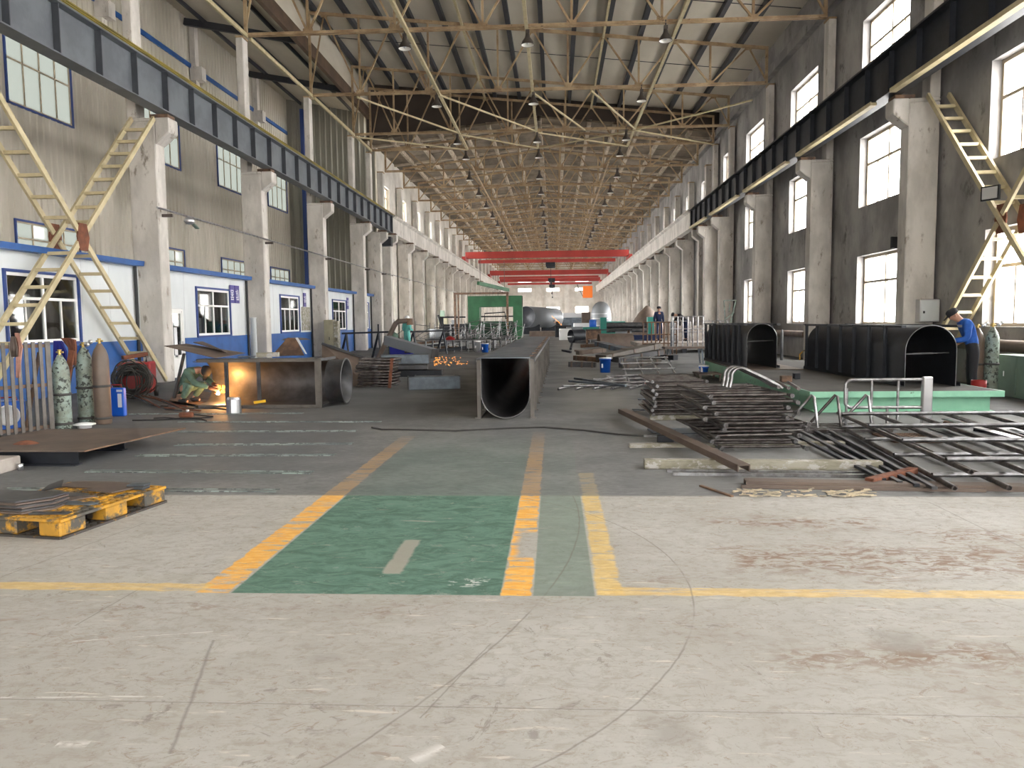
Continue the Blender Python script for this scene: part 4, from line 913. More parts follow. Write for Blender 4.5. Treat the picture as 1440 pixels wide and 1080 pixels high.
person('crouching welder in green jacket and gloves working inside the steel duct', (-7.2, 14.75, .05), R(78), dict(
    pelvis=(0, .12, .3), waist=(0, .07, .44), chest=(0, -.1, .6), neck=(0, -.22, .66), head=(0, -.33, .63), top=(0, -.41, .66), look=(0, -.5, -.9),
    shL=(.18, -.1, .62), elL=(.22, -.3, .42), haL=(.08, -.5, .36), shR=(-.18, -.1, .62), elR=(-.22, -.28, .4), haR=(-.06, -.52, .3),
    hiL=(.1, .1, .28), knL=(.2, -.22, .38), anL=(.16, .05, .08), toL=(.17, -.1, .035), hiR=(-.1, .1, .28), knR=(-.2, -.2, .36), anR=(-.16, .07, .08), toR=(-.17, -.08, .035)),
    M['wgreen'], M['wgreen'], 'cap', M['dark'], M['cloth'])
b = MB(); b.lathe([(0, 0), (.125, 0), (.13, .02), (.12, .25), (.105, .29), (.0, .3)], 16, smooth=False); o = b.build('crumpled_bucket', M['tin']); o.location = (-5.72, 13.35, 0); tag(o, 'upturned dented tin bucket in front of the welded duct', 'bucket')
b = MB(); b.bar((-5.62, 14.02, .12), (-5.4, 14.02, .15), .03, .05); b.add([], []); o = b.build('spirit_level', plain('level_yellow', (.8, .5, .03), .4)); tag(o, 'small yellow level on the duct edge right of the bucket', 'level')
t = thing('angle_grinder', 'red hand tool with black lead on the floor left of the bucket', 'tool', (-6.3, 12.75, 0), R(8)); b = MB(); b.box((0, 0, .05), (.24, .1, .085)); b.build('body', M['cloth'], t, .02); b = MB(); b.lathe([(0, 0), (.03, 0), (.03, .05), (0, .05)], 10, (0.02, 0, .09)); b.build('knob', M['tin'], t); b = MB(); b.tube([(.12, 0, .05), (.3, .05, .02), (.45, -.05, .015), (.3, -.2, .015), (-.1, -.22, .015), (-.35, -.05, .015), (-.5, -.12, .015)], .012, 6); b.build('lead', M['rubber'], t)
b = MB(); b.tube([(-7.0, 12.3, .015), (-6.6, 12.35, .015), (-6.2, 12.5, .015), (-5.9, 12.45, .015), (-5.7, 12.2, .015)], .012, 6); tag(b.build('cable', M['rubber']), 'thin black cable on the floor below the red hand tool', 'cable')
# steel floor strips, left
strips = [((120, 664), (437, 666), .05), ((190, 642), (470, 641), .03), ((245, 627), (495, 625), .035), ((250, 608), (500, 607), .03), ((180, 583), (425, 582), .025), ((250, 594), (535, 594), .02), ((0, 690), (388, 692), .025)]
for i, (p, q, w_) in enumerate(strips):
    b = MB(); p, q = G(*p), G(*q); b.bar(p + Vector((0, 0, .006)), q + Vector((0, 0, .006)), w_, .012); b.bar(p + Vector((0, .1, .005)), q + Vector((0, .1, .005)), w_ * .5, .01)
    tag(b.build('floor_strip', M['strip']), 'flat steel strip let into the left floor, %s counted from the camera' % ORD[[6, 0, 1, 2, 3, 4, 5].index(i) if False else {6: 0, 0: 1, 1: 2, 2: 3, 3: 4, 5: 5, 4: 6}[i]], 'floor strip', 'steel strips in the left floor')

mb = MB(); mb.mm((-15.95, 48.85, 3.3), (-15.75, 49.05, 15)); struct('trim_7', mb, M['navy'])
b = MB(); b.mm((OX, 33.95, 1.25), (OX + .03, 35.1, 2.3)); tag(b.build('wall_board', M['wood'], None, .005), 'plain beige board on the third office wall under its purple sign', 'board')
M['tubelight'] = mat('light_steel_tube', (.26, .26, .27), .3, .85, c2=(.14, .135, .135), scale=7)
# ------------------------------------------------------------------ U-section ducts
def duct(label, name, p, rz, L, inv, n, m, cover=False, brace_=False, hh=.985, hw=.4):
    t = thing(name, label, 'duct', p, rz)
    f = (lambda z: hh - z) if inv else (lambda z: z)
    prof = [(-hw, hh), (-hw, hw + .15)] + [(-hw * math.cos(a), hw - hw * math.sin(a) + .005) for a in [math.pi * i / 20 for i in range(21)]] + [(hw, hw + .15), (hw, hh)]
    b = MB(); A = [(x, 0, f(z)) for x, z in prof]; B = [(x, L, f(z)) for x, z in prof]; b.shell(A, B, .01 if not inv else -.01); b.build('curved_shell', m, t)
    b = MB(); b.tube([(x, -.004, f(z)) for x, z in prof], .007, 5); b.build('cut_rim', M['tubelight'], t)
    for s in (-1, 1):
        b = MB(); z0, z1 = f(hh - .012), f(hh); b.mm((s * (hw - .005), 0, min(z0, z1)), (s * (hw + .085), L, max(z0, z1))); z0, z1 = f(hh - .06), f(hh - .012); b.mm((s * (hw + .075), 0, min(z0, z1)), (s * (hw + .085), L, max(z0, z1))); b.build('edge_flange', m, t)
        b = MB(); z0, z1 = f(0), f(.045); b.mm((s * (hw - .0), 0, min(z0, z1)), (s * (hw + .075), L, max(z0, z1)) ) if inv else b.mm((s * (hw + .0), 0, 0), (s * (hw + .03), L, .03)); b.build('edge_bar', m, t)
        for k in range(n + 1):
            y = .03 + (L - .06) * k / n
            if inv and k == 0: continue
            b = MB(); b.mm((s * (hw + .006), y - .03, .02), (s * (hw + .016), y + .03, hh - .02)); b.mm((s * (hw + .006), y - .006, .02), (s * (hw + .07), y + .006, hh - .02)); b.mm((s * hw, y - .045, 0 if not inv else hh - .02), (s * (hw + .1), y + .045, .02 if not inv else hh)); b.build('stiffener', m if inv else M['steelb'], t)
    if cover:
        ys = [.03, L * .3, L * .62, L]
        for a, c in zip(ys[:-1], ys[1:]):
            b = MB(); b.mm((-hw - .02, a, hh + .0), (hw + .0, c - .04, hh + .012)); b.build('cover_plate', M['bluesteel'], t)
        for k in range(n):
            y = .4 + (L - .6) * k / n; b = MB(); b.mm((hw - .02, y, hh + .013), (hw + .06, y + .12, hh + .03)); b.build('clamp_tab', M['rust'], t)
    if brace_:
        b = MB(); b.tube([(-hw + .01, .25, f(hw + .08)), (hw - .01, .25, f(hw + .06))], .014, 8); b.tube([(-.2, .25, f(hw + .075)), (.15, .25, f(hw + .067))], .02, 8); b.build('spreader_bar', M['steel'], t)
    return t
duct('long steel U-trough on the floor in the middle of the hall', 'steel_trough', (-.81, 12.5, 0), R(-.5), 16, False, 14, M['steel'], True)
PZ = .36
duct('large black arched duct standing on the green platform, nearest the camera', 'arched_duct', (6.62, 13.95, PZ + .002), R(.3), 5.2, True, 7, M['black'], False, True, 1.08, .44)
duct('black arched duct farther back behind the first on the plate bed', 'arched_duct', (5.02, 19.0, PZ + .022), R(2), 4.2, True, 8, M['black'], False, True, 1.08, .36)
# green platform
t = thing('steel_platform', 'mint green steel platform carrying the black arched ducts', 'platform', (4.25, 13.05, 0))
b = MB(); b.poly([(0, 0), (3.15, .0), (3.15, 9.8), (.15, 9.8)], .1, c=(0, 0, PZ - .1)); b.build('edge_band', M['green'], t)
b = MB(); b.poly([(.03, .03), (3.12, .03), (3.12, 9.77), (.17, 9.77)], .004, c=(0, 0, PZ - .003)); b.build('worn_top_plate', mat('worn_platform_top', (.085, .08, .073), .8, .0, c2=(.055, .052, .047), scale=1.4), t)
b = MB(); b.mm((.15, .15, 0), (3.0, .2, PZ - .1)); b.mm((.15, .15, 0), (.2, 9.6, PZ - .1)); b.mm((2.95, .15, 0), (3.0, 9.6, PZ - .1)); b.build('side_web', M['green'], t)
b = MB(); b.mm((.1, .1, 0), (3.05, .3, .02)); b.build('foot_flange', M['green'], t)
b = MB(); b.mm((4.42, 18.6, PZ), (5.9, 23.2, PZ + .02)); tag(b.build('base_plate', M['rustplate']), 'flat steel plate under the farther arched duct', 'steel plate')
for i, (px, py, w_, m_) in enumerate(((1120, 533, .12, 'black'), (1105, 537, .2, 'rust'))):
    p = G(px, py, PZ); b = MB(); b.box((0, 0, .06), (w_, .14, .12)); o = b.build('steel_block', M[m_], None, .01); o.location = p + Vector((0, 0, .001)); tag(o, ['small black steel block on the platform between the two arched ducts', 'low rusty block on the platform beside the small black block'][i], 'block')
pb = person('bending worker in blue jacket and dark cap behind the big arched duct', (8.0, 15.2, .0), R(-105), dict(
    waist=(0, -.04, 1.12), chest=(0, -.14, 1.35), neck=(0, -.24, 1.48), head=(0, -.34, 1.57), top=(0, -.37, 1.67), look=(0, -.8, -.45),
    shL=(.18, -.15, 1.42), elL=(.27, -.16, 1.14), haL=(.18, -.4, 1.1), shR=(-.18, -.13, 1.42), elR=(-.34, .08, 1.2), haR=(-.24, -.16, 1.06)), M['wblue'], M['dark'], 'cap', M['dark'])
pb.scale = (1.02, 1.02, 1.02)
cylinder('grey-green gas cylinder with gauges behind the big arched duct, right one', (8.62, 15.7, 0), M['cylg'], 1.44, .125, reg=True)
cylinder('dusty brown-grey gas cylinder next to the right-side green one', (8.36, 15.75, 0), M['cylb'], 1.42, .125, reg=True)
b = MB(); b.lathe([(0, 0), (.12, 0), (.13, .42), (.12, .42), (.11, .02), (0, .02)], 18); o = b.build('red_drum', M['redbox']); o.location = (7.75, 14.5, 0); tag(o, 'small red drum beside the big arched duct', 'drum')
t = thing('floor_cabinet', 'low green metal cabinet at the right picture edge', 'cabinet', (9.25, 15.4, 0)); b = MB(); b.mm((-.35, -.9, 0), (.4, .7, .82)); b.build('body', M['cab'], t, .01)
for y in (-.86, -.06):
    b = MB(); b.mm((-.365, y, .06), (-.35, y + .76, .78)); dd = b.build('door', M['cab'], t); b = MB(); b.tube([(-.38, y + .38, .4), (-.38, y + .38, .5)], .012, 6); b.build('handle', M['tin'], dd)
t2 = thing('front_cabinet_door', 'tmp', 'cabinet'); bpy.data.objects.remove(t2)
b = MB(); b.mm((-.33, -.915, .05), (.03, -.9, .78)); b.build('side_panel', M['cab'], t); b = MB(); b.mm((.04, -.915, .05), (.38, -.9, .78)); b.build('side_panel', M['cab'], t); b = MB(); b.lathe([(0, 0), (.03, 0), (.03, .02), (0, .02)], 12, (.0, -.915, .45), Matrix.Rotation(R(90), 3, 'X')); b.build('lock', M['tin'], t)
t = thing('electrical_box', 'pale grey electrical box on the first right column', 'electrical box', (9.3, 20.42, 1.45)); b = MB(); b.mm((-.0, -.16, 0), (.5, .08, .58)); b.build('case', M['cylg'] if False else M['tin'], t, .01); b = MB(); b.mm((.03, -.17, .03), (.47, -.16, .55)); b.build('door', M['white'], t); b = MB(); b.box((.1, -.18, .25), (.04, .02, .06)); b.build('latch', M['rubber'], t)
t = thing('wall_pipe', 'thick grey pipe running low along the right wall', 'pipe', (9.6, 6, .95)); b = MB(); b.tube([(0, 0, 0), (0, 40, 0)], .13, 16); b.build('pipe', M['rustplate'], t)
for k in range(8): b = MB(); b.lathe([(.13, -.04), (.17, -.04), (.17, .04), (.13, .04)], 16, (0, 4 + 5 * k, 0), Matrix.Rotation(R(90), 3, 'X')); b.build('coupling', M['rust'], t)
b = MB(); b.mm((9.35, 6, .0), (9.6, 13.2, .62)); b.mm((9.3, 6, .0), (9.5, 13.2, .3)); tag(b.build('low_steel_stack', M['black']), 'dark steel sections stacked low along the right wall', 'steel stack')
t = thing('floor_cabinet', 'small dark green cabinet beyond the big arched duct by the wall', 'cabinet', (8.6, 21.6, 0)); b = MB(); b.box((0, 0, .55), (.6, .5, 1.1)); b.build('body', M['mach'], t, .01); b = MB(); b.box((0, -.255, .55), (.54, .01, 1.0)); b.build('door', M['cab'], t)
b = MB(); b.tube([(0, 0, 0), (.0, 0, .3), (.12, 0, .42), (.35, 0, .48)], .025, 8); o = b.build('yellow_stand', M['yel']); o.location = G(1121, 515, 0) + Vector((.7, 2, 0)); tag(o, 'yellow bent bar stand beside the small dark green cabinet', 'stand')
t = thing('machine_stand', 'pale green instrument stand on the far arched duct', 'stand', (4.8, 21.5, PZ + 1.105)); b = MB()
for a, c in (((-.12, 0, 0), (-.16, 0, .62)), ((.02, 0, 0), (.16, 0, .62)), ((-.16, 0, .62), (.16, 0, .62)), ((-.1, 0, .12), (.12, 0, .3)), ((-.02, 0, .3), (.0, 0, .55))): b.bar(a, c, .03, .03)
b.build('frame', M['cylg'], t)
b = MB(); b.tube([(0, 0, 0), (0, 0, 1.1)], .05, 12); b.lathe([(.05, 1.1), (.03, 1.2), (0, 1.22)], 12); o = b.build('gas_cylinder', M['steel']); o.location = G(1097, 523, 0) + Vector((.9, 3, .0)); tag(o, 'slim grey cylinder standing right of the far arched duct', 'gas cylinder')
# ------------------------------------------------------------------ stacks of tubular frames
def tube_frame(label, p, rz, w, l, group, m='tube', src=None, bars=(.1, .28, .46, .64, .82, .96), tilt=(0, 0)):
    if src:
        return dup(src, p, None, label, None, group, (tilt[0], tilt[1], rz))
    t = thing('handrail_section', label, 'handrail', p, rz, group); t.rotation_euler = (tilt[0], tilt[1], rz); r = .018
    for x in (-w / 2, w / 2):
        b = MB(); b.tube([(x, 0, 0), (x, l, 0)], r, 8, hollow=.72); lg = b.build('leg_tube', M[m], t)
        b = MB(); b.tube([(x, .002, 0), (x, .09, 0)], r + .009, 8, hollow=.6); b.build('coupling', M['tubelight'], lg)
    for y in bars:
        b = MB(); b.tube([(-w / 2, y * l, 0), (w / 2, y * l, 0)], r, 8); b.build('cross_tube', M[m], t)
    return t
srcA = None
for k in range(9):
    o = tube_frame('dark tube frame in the smaller stack behind the big one, %s from below' % ORD[k] if k < 8 else 'topmost tube frame of the smaller stack behind the big one', (1.98 + rnd.uniform(-.05, .05), 12.0 + rnd.uniform(-.06, .08), .11 + .064 * k), rnd.uniform(-.04, .04), .84, 1.5, 'tube frames in the smaller stack', 'tube', srcA); srcA = srcA or o
srcB = None
for k in range(10):
    o = tube_frame('dark tube frame in the big front stack, %s from below' % ORD[k] if k < 9 else 'topmost tube frame of the big front stack', (2.4 + rnd.uniform(-.12, .12) , 9.05 + rnd.uniform(-.1, .32) + .03 * k, .07 + .066 * k), rnd.uniform(-.07, .07) + .06, .98 + 0, 1.7, 'tube frames in the big front stack', 'tube', srcB); srcB = srcB or o
def loop(label, pts, r, m, name='tube_hoop', cat='tube', group=None, n=8, hollow=.7):
    b = MB(); b.tube(pts, r, n, hollow=hollow); return tag(b.build(name, M[m]), label, cat, group)
def arcp(c, r, a0, a1, ax, ay, n=7):
    return [Vector(c) + Vector(ax) * (r * math.cos(a0 + (a1 - a0) * i / n)) + Vector(ay) * (r * math.sin(a0 + (a1 - a0) * i / n)) for i in range(n + 1)]
for k in range(3):
    o = Vector((2.2 + .02 * k, 10.15 - .12 * k, .715)); pts = [o + Vector((-.02, .0, 0)), o + Vector((.02, .05, .12))] + arcp(o + Vector((.13, .05, .14)), .11, math.pi, R(60), (1, 0, 0), (0, 0, 1)) + [o + Vector((.42, -.05, .12)), o + Vector((.62, -.1, .0))]
    loop(['bright bent hoop on top of the big stack, rearmost of three', 'bright bent hoop on top of the big stack, middle of three', 'bright bent hoop on top of the big stack, nearest of three'][k], pts, .02, 'brite', group='bright bent hoops')
for k in range(3):
    b = MB(); b.tube([(2.75 + .09 * k, 9.6 - .1 * k, .745 - .0 * k), (2.8 + .12 * k, 10.4 - .1 * k, .755)], .022, 8, hollow=.7); tag(b.build('short_tube', M['tube']), 'short loose tube on top of the big stack, %s from the left' % ORD[k], 'tube', 'short loose tubes on the big stack')
# ------------------------------------------------------------------ bars and beams on the right floor
def flat(label, p, q, w, h, m, name='floor_bar', cat='bar', group=None, z=0):
    p = Vector(p); q = Vector(q); b = MB(); b.bar(p + Vector((0, 0, h / 2 + z)), q + Vector((0, 0, h / 2 + z)), w, h); return tag(b.build(name, M[m], None, min(w, h) * .08), label, cat, group)
flat('long mottled yellow-grey timber beam under the big frame stack, nearest the camera', (.95, 8.25, 0), (3.4, 8.15, 0), .12, .1, 'wood', 'timber_beam', 'timber beam')
flat('second timber beam under the big frame stack, farther from the camera', (.92, 9.6, 0), (3.6, 9.75, 0), .12, .05, 'wood', 'timber_beam', 'timber beam')
flat('timber beam under the small frame stack', (1.5, 12.25, 0), (3.0, 12.3, 0), .1, .08, 'wood', 'timber_beam', 'timber beam')
for i, (p, q, w_) in enumerate((((1.13, 8.62, 0), (3.4, 8.55, 0), .03), ((1.16, 8.02, 0), (3.45, 7.9, 0), .035), ((1.2, 7.86, 0), (3.45, 7.74, 0), .03), ((1.2, 10.45, 0), (2.9, 10.5, 0), .03))):
    flat('bright steel floor rail beneath the right timber beams, %s from the camera' % ORD[[2, 1, 0, 3][i]], p, q, w_, .035, 'brite', 'floor_rail', 'rail', 'bright right floor rails')
flat('blue-grey steel plate strip on the floor before the smaller frame stack', (1.35, 10.9, 0), (2.6, 11.0, 0), .5, .02, 'bluesteel', 'plate_strip', 'plate')
for i, (a, c) in enumerate((((890, 577), (935, 576)), ((897, 562), (940, 562)), ((905, 548), (930, 549)))):
    flat('pale flat tray lying left of the smaller frame stack, %s from the camera' % ORD[i], G(*a), G(*c) + Vector((.3, 0, 0)), .14, .02, 'bluesteel', 'flat_tray', 'tray', 'flat trays left of the small stack')
def channel(name, label, p, q, w, h, m, tk=.012, group=None, flip=False, cat='channel'):
    s = -1 if flip else 1
    pr_ = [(-w / 2, 0), (-w / 2, h), (w / 2, h), (w / 2, 0), (w / 2 - tk, 0), (w / 2 - tk, h - tk), (-w / 2 + tk, h - tk), (-w / 2 + tk, 0)]
    if flip: pr_ = [(x, h - z) for x, z in pr_][::-1]
    b = MB(); b.prof(p, q, pr_); return tag(b.build(name, M[m]), label, cat, group)
p, q = G(875, 590, 0), G(1046, 676, 0)
channel('steel_channel', 'long brown steel channel slanting across the timber beams towards the camera', p + Vector((0, 0, .105)), q + Vector((0, 0, .09)), .13, .07, 'rustplate', flip=False)
b = MB(); b.box((0, 0, .05), (.2, .12, .1)); o = b.build('packing_block', M['black']); o.location = (1.42, 9.95, 0); tag(o, 'black packing block under the slanting brown channel', 'block')
channel('steel_channel', 'brown channel lying flat at the near edge of the right pile', (1.82, 7.42, 0), (4.3, 7.2, 0), .16, .05, 'rustplate')
flat('thin brown bar in front of the flat brown channel', (1.75, 7.27, 0), (3.9, 7.12, 0), .04, .03, 'rustplate', 'steel_bar')
flat('thin dark rod lying slanted near the floor joint', G(985, 684), G(1030, 699), .03, .015, 'rust', 'steel_rod')
flat('short reddish timber offcut beside the grid panels', G(1222, 684), G(1285, 668), .09, .08, 'cloth', 'timber_offcut', 'timber')
b = MB()
for k in range(80):
    p = G(rnd.uniform(1030, 1225), rnd.uniform(689, 700)); a = rnd.uniform(-.5, .5); d = Vector((math.cos(a), math.sin(a), 0)) * rnd.uniform(.03, .12); b.bar(p + Vector((0, 0, .008 + .004 * (k % 4))), p + d + Vector((0, 0, .012 + .004 * (k % 3))), .02, .006)
tag(b.build('wood_splinters', mat('splintered_wood', (.62, .52, .36), .8, c2=(.3, .26, .2), scale=9)), 'scattered wood splinters at the floor joint near the right pile', 'debris', kind='stuff')
# grid panels of tube lying in the foreground right
def grid_panel(label, name, o, ux, uy, nx, ny, lx, ly, r, m, group=None, tick=.06):
    """tubes along uy (long) at nx stations of ux; cross tubes along ux at ny stations, laid on top"""
    t = thing(name, label, 'grid panel', o, 0, group); ux = Vector(ux).normalized(); uy = Vector(uy).normalized()
    for i in range(nx):
        b = MB(); s = ux * (lx * i / (nx - 1)); b.tube([s, s + uy * ly], r, 8, hollow=.72); b.build('long_tube', M[m], t)
    for j in range(ny):
        b = MB(); s = uy * (ly * (j + .35) / (ny - .3)) + Vector((0, 0, r * 1.6)); b.tube([s - ux * tick, s + ux * (lx + tick)], r * .9, 8, hollow=.72); b.build('cross_tube', M['tubelight' if m == 'tube' else m], t)  # dark panels get paler cross tubes, their highlights put into the colour
    return t
ax, ay = (G(1440, 668) - G(1300, 655)), (G(1180, 596) - G(1370, 697))
ux = Vector((1, .02, 0)); uy = Vector((.12, 1, 0)).normalized()
o0 = Vector((3.55, 6.98, .09))
grid_panel('large dark tube grid panel in the right foreground, upper of two', 'tube_grid_panel', o0 + Vector((.2, .1, .1)), ux, (.07, 1, .01), 6, 4, 2.4, 4.1, .027, 'tube', 'large tube grid panels')
grid_panel('large dark tube grid panel in the right foreground, lower of two', 'tube_grid_panel', o0 + Vector((.02, .02, -.03)), ux, (.11, 1, 0), 6, 4, 2.4, 4.1, .027, 'tube', 'large tube grid panels')
for k in range(4):
    p = Vector((3.42 - .1 * k, 7.05 + .12 * k, .035 + .0 * k)); flat('dark flat steel bar along the left side of the grid panels, %s from the right' % ORD[k], p, p + Vector((.35 - .1 * k, 3.9, .0)), .05, .03, 'black' if k % 2 else 'steel', 'steel_bar', 'bar', 'bars left of the grid panels')
scrap('steel_plate', 'dark thin steel sheet beneath the left side of the grid panels', [Vector((3.15, 8.0, .012)), Vector((3.6, 7.3, .012)), Vector((4.0, 10.4, .012)), Vector((3.5, 10.6, .012))], .01, M['steel'], 'steel plate')
flat('wide pale steel strip leaning on the right of the grid panels', G(1330, 605) + Vector((0, 0, .1)), G(1440, 652) + Vector((0, 0, .2)), .12, .012, 'brite', 'steel_strip', 'strip', None, .05)
# upright railing with taped end
t = thing('tube_railing', 'upright rounded tube railing standing before the green platform', 'railing', (4.05, 11.0, 0)); zt, zb_ = .72, .33
pts = [(1.1, 0, zt), (.12, 0, zt)] + arcp((.1, 0, zt - .08), .08, R(90), R(180), (1, 0, 0), (0, 0, 1), 5) + arcp((.1, 0, zb_ + .08), .08, R(180), R(270), (1, 0, 0), (0, 0, 1), 5) + [(1.1, 0, zb_)]
b = MB(); b.tube(pts, .022, 8); b.build('outer_tube', M['brite'], t)
for x in (.38, .74, 1.1): b = MB(); b.tube([(x, 0, zt), (x, 0, zb_)], .02, 8); b.build('upright_tube', M['brite'], t)
for x in (.62, .76): b = MB(); b.tube([(x - .02, 0, zb_), (x - .02, 0, .1), (x + .02, -.05, .04), (x + .1, -.08, .03)], .02, 8); b.build('foot_tube', M['brite'], t)
b = MB(); b.tube([(.04, 0, .6), (.04, .0, .02)], .02, 8); b.build('foot_tube', M['brite'], t)
b = MB(); b.mm((1.06, -.04, .1), (1.2, .03, .76)); b.build('wrapping_tape', M['tin'], t, .015)
for k, x in enumerate((-.32, .0, .42)):
    t = thing('bent_tube_leg', 'bent tube support leaning before the green platform, %s from the left' % ORD[k], 'tube', (3.9 + x, 10.9, 0), 0, 'bent tube supports'); b = MB(); b.tube([(-.28, .15, .12), (.0, 0, .52), (.02, -.02, .5), (.08, -.04, .02)], .02, 8, hollow=.7); b.build('bent_tube', M['brite' if k != 1 else 'tube'], t)
for k in range(5):
    flat('dark tube lying behind the big stack towards the platform, %s from below' % ORD[k], Vector((2.9, 10.55 + .16 * k, .03 + .0 * k)), Vector((4.6, 10.7 + .16 * k, .03)), .045, .045, 'tube', 'floor_tube', 'tube', 'tubes lying behind the big stack')
b = MB(); grid(b, 0, .75, 0, .7, 0, .02, .06, .03); o = b.build('rusty_grating', M['rust']); o.location = (4.3, 9.9, .005); tag(o, 'orange rusty grating on the floor under the railing', 'grating')
for k in range(5):
    b = MB(); p = Vector((5.35 + .12 * k, 9.0 + .03 * k, .05 + .05 * (k % 2))); b.tube([p, p + Vector((.9, .9, .12))], .035, 10, hollow=.75); 
    d = Vector((.9, .9, .12)).normalized(); b.tube([p + d * .35, p + d * .42], .043, 10); tag(b.build('steel_pipe', M['tube']), 'dark pipe with collar at the right picture edge, %s of the bundle' % ORD[k], 'pipe', 'pipe bundle at the right edge')
for k in range(4): b = MB(); b.tube([(0, 0, 0), (.0, .12, 0)], .035, 10, hollow=.7); o = b.build('pipe_fitting', M['rust']); o.location = G(1335 + 11 * k, 600) + Vector((0, 0, .036)); tag(o, 'small rusty pipe fitting before the platform, %s from the left' % ORD[k], 'fitting', 'rusty fittings before the platform')
scrap('steel_plate', 'large dark flat sheet on the floor right of the railing', [Vector((5.2, 10.0, .008)), Vector((7.2, 9.9, .008)), Vector((7.4, 11.3, .008)), Vector((5.3, 11.2, .008))], .006, M['steel'], 'steel plate')
channel('steel_channel', 'dark channel lying on the floor at the right edge, beyond the pipe bundle', G(1372, 607), G(1440, 620) + Vector((.4, -.1, 0)), .12, .06, 'black')
# cable across the middle floor
b = MB(); pts = [G(523, 602), G(537, 605), G(560, 605), G(640, 607), G(720, 603), G(765, 602), G(820, 606), G(870, 612), G(905, 614), G(950, 607)]; b.tube([p + Vector((0, 0, .012)) for p in pts], .013, 6); tag(b.build('floor_cable', M['cable']), 'long dark cable lying across the floor before the U-trough', 'cable')
# ------------------------------------------------------------------ grid ladders, bucket and beam pile, centre right
zz = .03
grid_panel('bright grid panel lying flat on the floor beside the blue bucket', 'tube_grid_panel', (.08, 17.5, zz), (1, .0, 0), (.42, 1, 0), 5, 4, 1.6, 3.9, .03, 'brite', 'flat grid panels')
t = grid_panel('square grid panel leaning on the beam pile right of the blue bucket', 'tube_grid_panel', (1.75, 18.0, .04), (1, .12, 0), (.02, 1, .14), 4, 5, 1.25, 3.6, .025, 'brite', 'flat grid panels')
for k in range(2): flat('long pale tube crossing the bright flat grid panel, %s of two' % ORD[k], G(800 + 8 * k, 543 - 4 * k) + Vector((0, 0, .1)), G(880, 549) + Vector((0, 0, .08)), .05, .05, 'bluesteel', 'floor_tube', 'tube', 'tubes crossing the flat grid panel')
def bucket(label, p, m, r=.15, h=.36, group=None):
    t = thing('paint_bucket', label, 'bucket', p, 0, group); b = MB(); b.lathe([(0, 0), (r * .87, 0), (r, h), (r + .012, h), (r + .012, h - .03), (r * 1.0, h - .03)], 20); b.lathe([(r, h), (r * .97, h - .01), (r * .85, .02), (0, .02)], 20); b.build('body', M[m], t)
    b = MB(); b.lathe([(0, h + .002), (r + .016, h + .004), (r + .016, h + .03), (0, h + .035)], 20); b.build('lid', M['whitep'] if m == 'paintblue' else M[m], t)
    b = MB(); b.tube(arcp((0, 0, h - .02), r + .02, R(200), R(340), (1, 0, 0), (0, .35, .94)), .005, 5); b.build('handle', M['tin'], t)
    b = MB(); b.box((-r * .5, -r * .8, h * .5), (.08, .02, .12), R(32)); b.build('round_label', M['whitep'], t)
    return t
bucket('blue paint bucket standing before the beam pile, centre right', (1.52, 23.4, 0), 'paintblue', .17, .42)
bp = [(YP(845, 503, 24.6), YP(922, 486, 26.2), .5, 'steelb'), (YP(866, 506, 24.0), YP(929, 495, 25), .3, 'steel'), (YP(873, 514, 23.4), YP(927, 508, 24.0), .26, 'steelb'), (YP(842, 483, 29), YP(886, 494, 27.4), .4, 'bluesteel'), (YP(809, 503, 27), YP(848, 506, 26.2), .24, 'rust'), (YP(812, 496, 29.5), YP(850, 492, 30), .3, 'rustplate'), (YP(800, 512, 24.8), YP(838, 513, 24.6), .18, 'steel'), (YP(880, 500, 27.4), YP(950, 503, 26.2), .3, 'black')]
bn = ['wide upward-tilted box beam on top of the centre-right beam pile', 'second box beam in the beam pile, tucked under the wide tilted one', 'lowest box beam at the near side of the beam pile', 'blue-grey box beam slanting at the back of the beam pile', 'rusty box beam at the left end of the beam pile', 'brown beam behind the rusty one at the pile left end', 'short thin beam on the floor left of the blue bucket', 'black beam behind the tilted beams at the pile right end']
for (P, Q, w_, m_), l_ in zip(bp, bn):
    t = thing('box_beam', l_, 'beam', (0, 0, 0), 0, 'centre-right beam pile'); P.z = max(P.z, .1); Q.z = max(Q.z, .1); b = MB(); b.prof(P, Q, [(-w_ / 2, -.08), (w_ / 2, -.08), (w_ / 2, .08), (-w_ / 2, .08)]); b.build('beam_body', M[m_], t)
    for f_ in (.12, .5, .88):
        c_ = P.lerp(Q, f_); d_ = (Q - P).normalized() * .03; b = MB(); b.prof(c_ - d_, c_ + d_, [(-w_ / 2 - .02, -.09), (w_ / 2 + .02, -.09), (w_ / 2 + .02, .09), (-w_ / 2 - .02, .09)]); b.build('end_band', M['rustplate'], t)
for k in range(10):
    p = G(rnd.uniform(800, 900), rnd.uniform(486, 512)); a = rnd.uniform(0, 3.1); flat('loose dark steel offcut strewn around the beam pile', p, p + Vector((math.cos(a), math.sin(a), rnd.uniform(0, .2))) * rnd.uniform(.5, 1.2), .12, .1, rnd.choice(['steel', 'rust', 'rustplate', 'black']), 'steel_offcut', 'offcut', 'offcuts around the beam pile')
b = MB(); b.box((0, 0, .18), (.6, .9, .03)); 
for x in (-.25, .25):
    for y in (-.4, .4): b.box((x, y, .085), (.05, .05, .17))
t = thing('low_bench', 'low bench with blue tub in front of the far arched duct', 'bench', (3.95, 20.2, 0)); b.build('frame', M['rustplate'], t); bucket('small blue tub on the low bench left of the arched ducts', (3.9, 20.4, .201), 'paintblue', .12, .14)
